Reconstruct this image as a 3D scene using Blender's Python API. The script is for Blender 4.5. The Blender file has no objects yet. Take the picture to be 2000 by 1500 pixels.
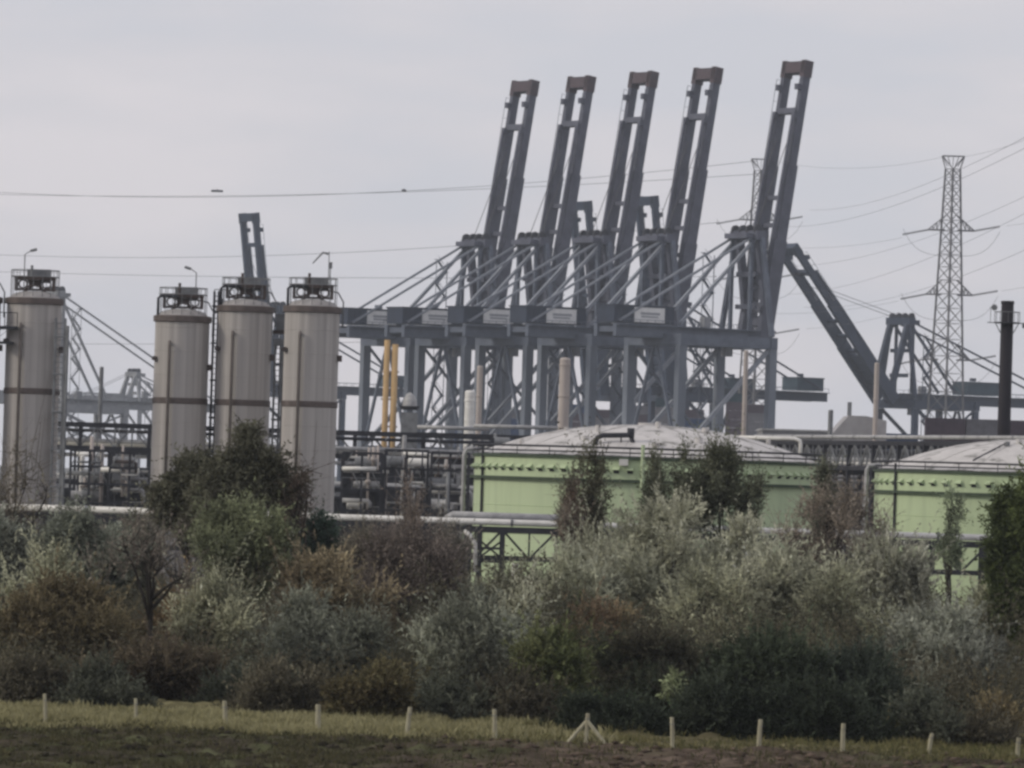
import bpy, math, random
import numpy as np
from mathutils import Vector, Matrix
R = math.radians
rnd = random.Random(7)
rng = np.random.default_rng(7)
S = bpy.context.scene
COL = S.collection

# ------------------------------------------------------------------ camera
F = 11430.0            # focal length in photo pixels (2000 wide)
CZ = 9.0               # eye height
PITCH, ROLL = R(0.9023), R(1.8)
_F = Vector((0, math.cos(PITCH), math.sin(PITCH)))
_U0 = Vector((0, -math.sin(PITCH), math.cos(PITCH)))
_R0 = Vector((1, 0, 0))
_R = _R0 * math.cos(ROLL) + _U0 * math.sin(ROLL)
_U = -_R0 * math.sin(ROLL) + _U0 * math.cos(ROLL)
cam_d = bpy.data.cameras.new("camera")
cam = bpy.data.objects.new("camera", cam_d); COL.objects.link(cam)
cam.matrix_world = Matrix(((_R.x, _U.x, -_F.x, 0), (_R.y, _U.y, -_F.y, 0), (_R.z, _U.z, -_F.z, CZ), (0, 0, 0, 1)))
cam_d.sensor_width = 36; cam_d.lens = 36 * F / 2000
cam_d.clip_start = 1; cam_d.clip_end = 20000
S.camera = cam

def W(px, py, D):
    """the place at depth D (metres north of the camera) seen at photo pixel px,py"""
    d = _F + _R * ((px - 1000) / F) + _U * ((750 - py) / F)
    return Vector((0, 0, CZ)) + d * (D / d.y)
def G(px, D):
    """ground point at depth D under the photo column px (taken at horizon height)"""
    p = W(px, 930 + (px - 1000) * 0.0314, D); return Vector((p.x, p.y, 0))
def Z(px, py, D): return W(px, py, D).z
def XZ(px, py, D):
    p = W(px, py, D); return Vector((p.x, D, 0)), p.z

# ------------------------------------------------------------------ world, sun
world = bpy.data.worlds.new("World"); S.world = world; world.use_nodes = True
nt = world.node_tree; nt.nodes.clear()
out = nt.nodes.new('ShaderNodeOutputWorld'); bg = nt.nodes.new('ShaderNodeBackground')
sky = nt.nodes.new('ShaderNodeTexSky'); sky.sky_type = 'NISHITA'; sky.sun_disc = False
SUN_EL, SUN_AZ = R(30), R(258)      # azimuth clockwise from north: behind and left of the camera
sky.sun_elevation = SUN_EL; sky.sun_rotation = SUN_AZ
tc = nt.nodes.new('ShaderNodeTexCoord'); mp = nt.nodes.new('ShaderNodeMapping')
mp.inputs['Scale'].default_value = (9, 9, 34)
nz = nt.nodes.new('ShaderNodeTexNoise'); nz.inputs['Scale'].default_value = 1.3; nz.inputs['Detail'].default_value = 4; nz.inputs['Roughness'].default_value = .5
cr = nt.nodes.new('ShaderNodeValToRGB')
cr.color_ramp.elements[0].position = .39; cr.color_ramp.elements[0].color = (.56, .565, .615, 1)
cr.color_ramp.elements[1].position = .62; cr.color_ramp.elements[1].color = (.65, .622, .652, 1)
e = cr.color_ramp.elements.new(.5); e.color = (.60, .587, .625, 1)
sc_ = nt.nodes.new('ShaderNodeVectorMath'); sc_.operation = 'SCALE'; sc_.inputs['Scale'].default_value = 11.25
mx = nt.nodes.new('ShaderNodeMix'); mx.data_type = 'RGBA'; mx.inputs['Factor'].default_value = .96
L = nt.links.new
L(tc.outputs['Generated'], mp.inputs['Vector']); L(mp.outputs['Vector'], nz.inputs['Vector']); L(nz.outputs['Fac'], cr.inputs['Fac'])
L(cr.outputs['Color'], sc_.inputs[0]); L(sky.outputs['Color'], mx.inputs['A']); L(sc_.outputs['Vector'], mx.inputs['B'])
L(mx.outputs['Result'], bg.inputs['Color']); bg.inputs['Strength'].default_value = .1
L(bg.outputs['Background'], out.inputs['Surface'])
sd = bpy.data.lights.new("sun", 'SUN'); sd.energy = 1.5; sd.angle = R(10); sd.color = (1, .91, .76)
so = bpy.data.objects.new("sun", sd); COL.objects.link(so)
sdir = Vector((math.sin(SUN_AZ) * math.cos(SUN_EL), math.cos(SUN_AZ) * math.cos(SUN_EL), math.sin(SUN_EL)))
so.rotation_euler = sdir.to_track_quat('Z', 'Y').to_euler(); so.location = (-50, -50, 200)

S.view_settings.view_transform = 'Standard'; S.view_settings.look = 'None'
S.view_settings.exposure = 0; S.view_settings.gamma = 1; S.view_settings.use_curve_mapping = False
S.render.engine = 'CYCLES'
S.cycles.use_denoising = True
S.cycles.max_bounces = 6; S.cycles.diffuse_bounces = 3; S.cycles.volume_bounces = 1; S.cycles.transparent_max_bounces = 6
S.cycles.pixel_filter_type = 'GAUSSIAN'; S.cycles.filter_width = 3.2     # soft telephoto picture
S.render.resolution_x, S.render.resolution_y = 1024, 768

# ------------------------------------------------------------------ materials
_M = {}
def mat(name, col, col2=None, rough=.7, scale=1.0, stretch=(1, 1, 1), metal=0, bump=0, lo=.35, hi=.65, spots=None):
    if name in _M: return _M[name]
    m = bpy.data.materials.new(name); m.use_nodes = True; n = m.node_tree; ln = n.links.new
    b = n.nodes['Principled BSDF']; b.inputs['Roughness'].default_value = rough; b.inputs['Metallic'].default_value = metal
    b.inputs['Specular IOR Level'].default_value = .3
    c2 = col2 or tuple(x * .72 for x in col)
    t = n.nodes.new('ShaderNodeTexCoord'); mp = n.nodes.new('ShaderNodeMapping'); mp.inputs['Scale'].default_value = stretch
    z = n.nodes.new('ShaderNodeTexNoise'); z.inputs['Scale'].default_value = scale; z.inputs['Detail'].default_value = 5; z.inputs['Roughness'].default_value = .6
    r = n.nodes.new('ShaderNodeValToRGB'); r.color_ramp.elements[0].position = lo; r.color_ramp.elements[1].position = hi
    r.color_ramp.elements[0].color = (*c2, 1); r.color_ramp.elements[1].color = (*col, 1)
    ln(t.outputs['Object'], mp.inputs['Vector']); ln(mp.outputs['Vector'], z.inputs['Vector']); ln(z.outputs['Fac'], r.inputs['Fac'])
    last = r.outputs['Color']
    if spots:
        z2 = n.nodes.new('ShaderNodeTexNoise'); z2.inputs['Scale'].default_value = spots[1]; z2.inputs['Detail'].default_value = 6
        ln(t.outputs['Object'], z2.inputs['Vector'])
        r2 = n.nodes.new('ShaderNodeValToRGB'); r2.color_ramp.elements[0].position = .56; r2.color_ramp.elements[1].position = .68
        mm = n.nodes.new('ShaderNodeMix'); mm.data_type = 'RGBA'; mm.inputs['B'].default_value = (*spots[0], 1)
        ln(z2.outputs['Fac'], r2.inputs['Fac']); ln(r2.outputs['Color'], mm.inputs['Factor']); ln(last, mm.inputs['A']); last = mm.outputs['Result']
    ln(last, b.inputs['Base Color'])
    if bump:
        bp = n.nodes.new('ShaderNodeBump'); bp.inputs['Strength'].default_value = bump; bp.inputs['Distance'].default_value = .05
        ln(z.outputs['Fac'], bp.inputs['Height']); ln(bp.outputs['Normal'], b.inputs['Normal'])
    _M[name] = m; return m
def leafmat(name, trans=.36):
    if name in _M: return _M[name]
    m = bpy.data.materials.new(name); m.use_nodes = True; n = m.node_tree; n.nodes.clear(); ln = n.links.new
    o = n.nodes.new('ShaderNodeOutputMaterial'); d = n.nodes.new('ShaderNodeBsdfDiffuse'); t = n.nodes.new('ShaderNodeBsdfTranslucent')
    x = n.nodes.new('ShaderNodeMixShader'); x.inputs['Fac'].default_value = trans
    a = n.nodes.new('ShaderNodeVertexColor'); a.layer_name = 'Col'
    ln(a.outputs['Color'], d.inputs['Color']); ln(a.outputs['Color'], t.inputs['Color'])
    ln(d.outputs['BSDF'], x.inputs[1]); ln(t.outputs['BSDF'], x.inputs[2]); ln(x.outputs['Shader'], o.inputs['Surface'])
    _M[name] = m; return m

STEEL = mat('crane_steel_blue_grey', (.125, .148, .195), (.075, .09, .125), scale=.25, rough=.55)
STEELL = mat('crane_stay_pale_grey', (.27, .29, .33), (.20, .22, .26), scale=.3)
LEGST = mat('crane_leg_grey', (.19, .215, .26), (.12, .14, .175), scale=.12, stretch=(1, 1, .3))
BOOMST = mat('crane_boom_slate', (.095, .102, .14), (.06, .066, .095), scale=.3, rough=.55)
REDST = mat('boom_tip_maroon', (.085, .055, .065), (.055, .045, .055), scale=.8)
BLUEP = mat('machinery_house_blue', (.018, .03, .06), (.014, .022, .042), scale=.3, rough=.45)
TEALP = mat('teal_crane_paint', (.032, .048, .085), (.024, .036, .062), scale=.3, rough=.5)
TEALB = mat('teal_house_paint', (.04, .075, .10), (.03, .055, .08), scale=.3)
PALEST = mat('pale_haze_and_cabin_grey', (.28, .29, .31), (.20, .21, .23), scale=.3)  # plain cabin grey; on the far cranes it paints in their fading by haze
PANELW = mat('sign_panel_white', (.75, .75, .75), (.65, .65, .65), scale=.6)
PANELG = mat('sign_panel_grey_print', (.27, .28, .32), (.33, .34, .36), scale=1.5)
DARKST = mat('dark_steel', (.035, .037, .047), (.022, .023, .03), scale=.8)
GREYST = mat('galvanised_steel', (.22, .23, .24), (.14, .145, .155), scale=1.2)
RUSTY = mat('rust_brown_steel', (.075, .055, .05), (.045, .035, .035), scale=1.5)
SILO = mat('silo_grey_cladding', (.46, .435, .42), (.27, .255, .245), scale=1.0, stretch=(1.9, 1.9, .03), rough=.6, lo=.3, hi=.66)
SILOTOP = mat('silo_roof_cladding', (.36, .345, .34), (.25, .24, .235), scale=1.5)
GREEN = mat('tank_green_paint', (.465, .56, .355), (.385, .465, .30), scale=.8, stretch=(1.6, 1.6, .12), rough=.55, lo=.25, hi=.55)
GREEND = mat('tank_green_trim', (.06, .085, .055), (.04, .06, .04), scale=1.5)
ROOFW = mat('tank_roof_sheet', (.58, .56, .55), (.47, .455, .445), scale=.8, rough=.6, spots=((.15, .145, .13), .9))
PIPEW = mat('pipe_white_cladding', (.80, .79, .76), (.62, .61, .58), scale=2, stretch=(.4, 1, 1), rough=.45)
PIPEG = mat('pipe_grey_cladding', (.42, .42, .42), (.28, .28, .29), scale=2, rough=.5)
YELLOW = mat('yellow_ochre_paint', (.50, .34, .17), (.42, .29, .15), scale=1)
BEIGE = mat('beige_concrete', (.47, .42, .39), (.38, .34, .32), scale=1, stretch=(1, 1, .2))
CHIM = mat('black_chimney_steel', (.010, .007, .014), (.006, .005, .009), scale=1)
CONB = mat('container_blue', (.03, .06, .14), scale=.8)
CONP = mat('container_purple_brown', (.085, .065, .085), scale=.8)
CONG = mat('container_grey', (.16, .16, .18), scale=.8)
CONT = mat('container_teal', (.025, .06, .08), scale=.8)
SHEDG = mat('shed_sheet_grey', (.24, .24, .25), (.17, .17, .18), scale=.4)
WOOD = mat('weathered_post_wood', (.43, .41, .29), (.27, .25, .18), scale=8, stretch=(1, 1, .2), rough=.9)
BARK = mat('bark_dark', (.035, .03, .026), (.02, .017, .015), scale=6, rough=.95)
BARKP = mat('bark_pale', (.11, .10, .085), (.07, .06, .05), scale=6, rough=.95)
CABLE = mat('cable_grey', (.10, .10, .11))
GALV = mat('pylon_galvanised', (.17, .17, .18), (.11, .11, .12), scale=.3)

# ------------------------------------------------------------------ mesh builder
class MB:
    def __init__(s): s.v = []; s.f = []
    def add(s, vs, fs):
        n = len(s.v); s.v += [tuple(x) for x in vs]; s.f += [tuple(i + n for i in f) for f in fs]
    def box(s, c, d, rz=0):
        c = Vector(c); hx, hy, hz = d[0] / 2, d[1] / 2, d[2] / 2; m = Matrix.Rotation(rz, 3, 'Z')
        vs = [c + m @ Vector((x * hx, y * hy, z * hz)) for z in (-1, 1) for x, y in ((-1, -1), (1, -1), (1, 1), (-1, 1))]
        s.add(vs, [(3, 2, 1, 0), (4, 5, 6, 7), (0, 1, 5, 4), (1, 2, 6, 5), (2, 3, 7, 6), (3, 0, 4, 7)]); return s
    def bar(s, p, q, w, h=None, up=(0, 0, 1), w2=None, h2=None):
        """box beam p->q, w across, h in the 'up' direction"""
        p, q = Vector(p), Vector(q); h = h or w; w2 = w2 or w; h2 = h2 or h
        d = (q - p).normalized(); u = Vector(up)
        if abs(d.dot(u)) > .98: u = Vector((1, 0, 0))
        a = d.cross(u).normalized(); b = a.cross(d).normalized()
        vs = [p + a * x * w / 2 + b * y * h / 2 for x, y in ((-1, -1), (1, -1), (1, 1), (-1, 1))]
        vs += [q + a * x * w2 / 2 + b * y * h2 / 2 for x, y in ((-1, -1), (1, -1), (1, 1), (-1, 1))]
        s.add(vs, [(3, 2, 1, 0), (4, 5, 6, 7), (0, 1, 5, 4), (1, 2, 6, 5), (2, 3, 7, 6), (3, 0, 4, 7)]); return s
    def path(s, pts, r, n=8, r2=None, cap=True):
        pts = [Vector(p) for p in pts]; r2 = r if r2 is None else r2; base = len(s.v); prev = None; k = len(pts)
        for i, p in enumerate(pts):
            d = (pts[min(i + 1, k - 1)] - pts[max(i - 1, 0)]).normalized()
            if prev is None:
                u = Vector((0, 0, 1)) if abs(d.z) < .9 else Vector((1, 0, 0)); a = d.cross(u).normalized()
            else: a = (prev - d * prev.dot(d)).normalized()
            prev = a; b = d.cross(a); rr = r + (r2 - r) * i / max(1, k - 1)
            for j in range(n):
                t = 2 * math.pi * j / n; s.v.append(tuple(p + (a * math.cos(t) + b * math.sin(t)) * rr))
        for i in range(k - 1):
            for j in range(n):
                j2 = (j + 1) % n; o = base + i * n
                s.f.append((o + j, o + j2, o + n + j2, o + n + j))
        if cap:
            s.f.append(tuple(base + j for j in range(n))[::-1]); s.f.append(tuple(base + (k - 1) * n + j for j in range(n)))
        return s
    def lathe(s, prof, n=32, c=(0, 0, 0), a0=0, a1=2 * math.pi):
        """profile of (r,z)"""
        base = len(s.v); full = abs(a1 - a0 - 2 * math.pi) < 1e-6; m = n if full else n + 1
        for r, z in prof:
            for j in range(m):
                t = a0 + (a1 - a0) * j / n; s.v.append((c[0] + r * math.cos(t), c[1] + r * math.sin(t), c[2] + z))
        for i in range(len(prof) - 1):
            for j in range(n):
                j2 = (j + 1) % m; s.f.append((base + i * m + j, base + i * m + j2, base + (i + 1) * m + j2, base + (i + 1) * m + j))
        return s
    def build(s, name, m, parent=None, smooth=False, loc=None):
        me = bpy.data.meshes.new(name); me.from_pydata(s.v, [], s.f)
        if smooth: me.shade_smooth()
        me.materials.append(m); o = bpy.data.objects.new(name, me); COL.objects.link(o)
        if parent: o.parent = parent
        if loc is not None: o.location = loc
        return o
def tag(o, label=None, cat=None, group=None, kind=None):
    if label: o['label'] = label
    if cat: o['category'] = cat
    if group: o['group'] = group
    if kind: o['kind'] = kind
    return o
def empty(name, label, cat, loc=(0, 0, 0), rz=0, group=None):
    o = bpy.data.objects.new(name, None); COL.objects.link(o); o.location = loc; o.rotation_euler = (0, 0, rz)
    return tag(o, label, cat, group)
def kids(o): return [c for c in bpy.data.objects if c.parent == o]
def copy_tree(o, parent=None):
    c = o.copy(); COL.objects.link(c); c.parent = parent
    for ch in list(o.children): copy_tree(ch, c)
    return c

# ------------------------------------------------------------------ ground
def value_noise(x, y, seed, f):
    r = np.random.default_rng(seed); T = r.random((64, 64)); x = x * f; y = y * f
    xi = np.floor(x).astype(int); yi = np.floor(y).astype(int); fx = x - xi; fy = y - yi
    fx = fx * fx * (3 - 2 * fx); fy = fy * fy * (3 - 2 * fy)
    g = lambda a, b: T[a % 64, b % 64]
    return (g(xi, yi) * (1 - fx) + g(xi + 1, yi) * fx) * (1 - fy) + (g(xi, yi + 1) * (1 - fx) + g(xi + 1, yi + 1) * fx) * fy
gm = MB(); gm.add([(-6000, -1000, 0), (6000, -1000, 0), (6000, 9000, 0), (-6000, 9000, 0)], [(0, 1, 2, 3)])
GROUND = mat('plain_ground', (.07, .07, .05), (.05, .045, .04), scale=.05)
tag(gm.build('ground', GROUND), 'flat ground of the port stretching away beneath everything', kind='structure')

FX0, FX1, FY0, FY1, ST = -34, 34, 145, 236, .22
def field_h(x, y):
    h = .03 + 0 * x
    rid = np.exp(-((y - 183) / 6.0) ** 2)
    h = h + rid * (.06 + .4 * (value_noise(x, y, 3, .22) - .3))
    h = h + .30 * value_noise(x, y, 4, .6) * value_noise(x, y, 44, 1.1) + .16 * value_noise(x, y, 5, 2.0) * value_noise(x, y, 6, .5) * 1.6 + .10 * value_noise(x, y, 7, 4.1)
    edge = np.clip(np.minimum(np.minimum(x - FX0, FX1 - x), np.minimum(y - FY0, FY1 - y)) / 3, 0, 1)
    return .006 + h * edge
def build_field():
    xs = np.arange(FX0, FX1 + .01, ST); ys = np.arange(FY0, FY1 + .01, ST); X, Y = np.meshgrid(xs, ys); H = field_h(X, Y)
    nx, ny = len(xs), len(ys)
    co = np.stack([X, Y, H], -1).reshape(-1, 3).astype(np.float32)
    i = np.arange((nx - 1) * (ny - 1)); r, c = i // (nx - 1), i % (nx - 1); a = r * nx + c
    q = np.stack([a, a + 1, a + nx + 1, a + nx], 1).astype(np.int32)
    me = np_mesh('field', co, q)
    x, y = co[:, 0], co[:, 1]
    n1 = value_noise(x, y, 11, .35); n2 = value_noise(x, y, 12, 1.5); n3 = value_noise(x, y, 13, 3.3); n4 = value_noise(x, y, 14, .8)
    soil = np.array([.10, .078, .062]); dark = np.array([.05, .043, .032]); green = np.array([.06, .064, .034]); dry = np.array([.23, .21, .115])
    right = (np.clip((x + 4) / 5 + (n1 - .5) * 1.5, 0, 1) * np.clip((13 - x) / 4 + (n4 - .5), .15, 1))[:, None]
    n2 = np.clip((n2 - .35) * 2.2, 0, 1) * np.clip(n4 * 1.6 - .2, 0, 1); c = dark * (1 - n2[:, None]) * 1.1 + green * n2[:, None]
    c = c * (1 - right) + (soil * (.55 + .8 * n3[:, None])) * right
    g = np.clip((n4 - .48) * 5, 0, 1)[:, None] * (1 - right * .75); g = g * np.clip((value_noise(x, y, 16, 3.7)[:, None] - .3) * 2.5, 0, 1); c = c * (1 - g) + green * 1.35 * g
    line = 192.3 + .05 * x - .9 * np.clip(x - 9, 0, 4) + 1.6 * (n1 - .5) + 1.2 * (n2 - .5)
    k = np.clip((y - line) / 1.2, 0, 1)[:, None] * np.clip(1.1 - (x - 2) / 14, .8, 1)[:, None]
    c = c * (1 - k) + (dry * .55 * (.6 + .7 * n3[:, None])) * k
    c = c * (.35 + .8 * value_noise(x * .5, y, 15, 3.0)[:, None] + .6 * value_noise(x, y * 1.5, 17, 4.3)[:, None]); c = np.clip(c, .01, 1)
    set_col(me, c)
    me.materials.append(leafmat('field_soil', .0)); o = bpy.data.objects.new('field', me); COL.objects.link(o)
    me.shade_smooth()
    tag(o, 'rough field of dark clods, brown soil and dry grass in front', kind='structure')
def np_mesh(name, co, q):
    me = bpy.data.meshes.new(name); nv, nf, k = len(co), len(q), q.shape[1]
    me.vertices.add(nv); me.vertices.foreach_set('co', co.astype(np.float32).ravel())
    me.loops.add(nf * k); me.loops.foreach_set('vertex_index', q.astype(np.int32).ravel())
    me.polygons.add(nf); me.polygons.foreach_set('loop_start', np.arange(0, nf * k, k, dtype=np.int32))
    me.update(calc_edges=True); return me
def set_col(me, c):
    a = me.color_attributes.new('Col', 'FLOAT_COLOR', 'POINT')
    a.data.foreach_set('color', np.concatenate([c, np.ones((len(c), 1))], 1).astype(np.float32).ravel())
build_field()

# ------------------------------------------------------------------ foliage
def unit(a): return a / np.maximum(np.linalg.norm(a, axis=1, keepdims=True), 1e-6)
def leaves(start, dirs, tl, nl, ll, lw, cols, spread=.8, droop=0.):
    """twigs (start, dir, length tl) each carrying nl leaves -> co, quads, colours"""
    n = len(start); t = (np.arange(nl)[None, :] + rng.random((n, nl))) / nl
    P = start[:, None] + dirs[:, None] * (t * tl[:, None])[..., None]
    P = P.reshape(-1, 3); P[:, 2] -= (droop * (t * tl[:, None]) ** 2).reshape(-1)
    D = unit(np.repeat(dirs, nl, 0) * .7 + spread * rng.normal(size=(n * nl, 3)) * .7)
    D[:, 2] -= droop * .6; D = unit(D)
    B = unit(np.cross(D, rng.normal(size=D.shape)))
    l = (ll * (.6 + .8 * rng.random(len(P))))[:, None]; w = (lw * (.6 + .8 * rng.random(len(P))))[:, None]
    co = np.stack([P, P + D * l * .45 + B * w * .5, P + D * l, P + D * l * .45 - B * w * .5], 1).reshape(-1, 3)
    q = np.arange(len(co)).reshape(-1, 4)
    c = np.repeat(cols, nl, 0) * np.clip(1 + .13 * rng.normal(size=(n * nl, 1)), .4, 1.8)
    return co, q, np.repeat(np.clip(c, .005, .9), 4, 0)
def tree(name, label, cat, px, D, top, hw, low, c1, c2, nt_=900, nl=12, ll=.17, lw=.06, tl=1.1, lobes=9, lobe=.42, up=.5, spread=.8,
         style='leaf', depth=None, trunk=True, bark=None, droop=0., group=None, lean=0., shape='round', seed=0, limbs=8, fill=.27, limb_r=.09, trunk_r=.16):
    """a woody plant at photo column px, its crown between photo rows top and low, hw photo pixels to each side"""
    if name in ('willow_bush', 'low_bush', 'green_bush', 'autumn_bush', 'dark_bush'): nt_ = int(nt_ * .62); nl = int(nl * 1.6); tl *= 1.3; spread = .5; up = max(up, .75)
    nt_ = int(nt_ * 1.3); ll *= 1.3; lw *= 1.35; lobes = int(lobes * 1.6); lobe *= .8
    r = np.random.default_rng(seed + int(px)); pr = random.Random(seed + int(px))
    m = D / F; base = G(px, D); zt = Z(px, top, D); zl = max(.05, Z(px, low, D)); rx = hw * m; ry = depth or max(rx * .7, 1.0); rz = (zt - zl) / 2; zc = (zt + zl) / 2
    lc = []
    for i in range(lobes):
        for _ in range(50):
            p = r.uniform(-1, 1, 3)
            if np.linalg.norm(p) < 1: break
        s_ = 1.0
        if shape == 'cone': s_ = max(.15, .5 - .5 * p[2])
        if shape == 'vase': s_ = max(.35, .6 + .4 * p[2])
        k = lobe * r.uniform(.7, 1.25)
        lc.append((np.array([p[0] * s_ * (1 - k * .6), p[1] * (1 - k * .6), p[2] * (1 - k * .75)]), k))
    # a lobe always reaches the top and each side
    lc.append((np.array([pr.uniform(-.3, .3), 0, 1 - lobe * .8]), lobe * .85))
    if cat == 'bush' and low > 1200:
        for i in range(7): lc.append((np.array([-.85 + 1.7 * i / 6 + pr.uniform(-.1, .1), pr.uniform(-.5, .3), pr.uniform(-.95, -.7)]), pr.uniform(.28, .4)))
    w = np.array([k ** 2 for _, k in lc]); w /= w.sum(); pick = r.choice(len(lc), nt_, p=w)
    C = np.array([c for c, _ in lc])[pick]; K = np.array([k for _, k in lc])[pick][:, None]
    d = unit(r.normal(size=(nt_, 3))); rad = r.random((nt_, 1)) ** fill; rad = rad * np.where(r.random((nt_, 1)) < .13, 1.4, 1)
    P = C + d * K * rad
    sc = np.array([rx, ry, rz]); P = P * sc + np.array([lean, 0, zc])
    P[:, 2] = np.maximum(P[:, 2], .1)
    dirs = unit(d * .8 + np.array([0, 0, up]) + .45 * r.normal(size=(nt_, 3)))
    tl_ = tl * (.5 + r.random(nt_)); st = P - dirs * (tl_ * .55)[:, None]
    lobe_mix = np.array([pr.random() for _ in lc])[pick][:, None]
    mix = np.clip(lobe_mix * .75 + .25 * r.random((nt_, 1)) + .1 * r.normal(size=(nt_, 1)), 0, 1)
    cols = np.array(c1) * (1 - mix) + np.array(c2) * mix
    cols = cols * np.array([.68 + .64 * pr.random() for _ in lc])[pick][:, None] * 1.9 * np.clip(1 + .27 * r.normal(size=(nt_, 1)), .45, 1.8)
    sh = r.random(nt_) < .07; tl_ = np.where(sh & (P[:, 2] > zc), tl_ * 1.9, tl_)
    root = empty(name, label, cat, base, 0, group)
    co, q, cc = leaves(st, dirs, tl_, nl, ll, lw, cols, spread, droop)
    if style == 'bare':     # add the thin shoots themselves
        a = unit(np.cross(dirs, r.normal(size=dirs.shape))) * .016
        e_ = st + dirs * (tl_ * 1.2)[:, None]
        tw = np.stack([st - a, st + a, e_ + a * .3, e_ - a * .3], 1).reshape(-1, 3)
        q = np.concatenate([q, np.arange(len(tw)).reshape(-1, 4) + len(co)]); co = np.concatenate([co, tw])
        cc = np.concatenate([cc, np.repeat(cols * .62, 4, 0)])
    me = np_mesh('crown', co, q); set_col(me, cc); me.materials.append(leafmat('leaf'))
    o = bpy.data.objects.new('crown', me); COL.objects.link(o); o.parent = root; o['kind'] = 'stuff'
    bark = bark or BARK
    if trunk:
        tz = zl + (zt - zl) * (.25 if zl < 1.5 else .12)
        tb = MB(); pts = [Vector((0, 0, -.1))]; k = 4
        for i in range(1, k + 1): pts.append(Vector((lean * i / k + pr.uniform(-.12, .12), pr.uniform(-.12, .12), tz * i / k)))
        tb.path(pts, trunk_r, 7, trunk_r * .7); tb.build('trunk', bark, root, True)
        for i in range(limbs):
            c, kk = lc[i % len(lc)]; tgt = Vector(c * sc * .95 + np.array([lean, 0, zc])); b = MB(); s0 = pts[-1] - Vector((0, 0, pr.uniform(0, tz * .3)))
            mid = s0.lerp(tgt, .5) + Vector((pr.uniform(-.3, .3), pr.uniform(-.3, .3), pr.uniform(0, .4)))
            b.path([s0, s0.lerp(mid, .5) + Vector((pr.uniform(-.1, .1), 0, .05)), mid, mid.lerp(tgt, .6) + Vector((pr.uniform(-.2, .2), 0, 0)), tgt], limb_r, 6, limb_r * .25)
            for _ in range(4):
                t = pr.uniform(.35, .9); p0 = mid.lerp(tgt, t); dd = Vector((pr.uniform(-1, 1), pr.uniform(-.6, .6), pr.uniform(.1, 1))).normalized()
                p1 = p0 + dd * pr.uniform(.5, 1.1); b.path([p0, p0.lerp(p1, .5) + Vector((pr.uniform(-.1, .1), 0, 0)), p1 + Vector((0, 0, .15))], limb_r * .35, 4, limb_r * .1)
            b.build('limb', bark, root, True)
    return root

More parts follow.
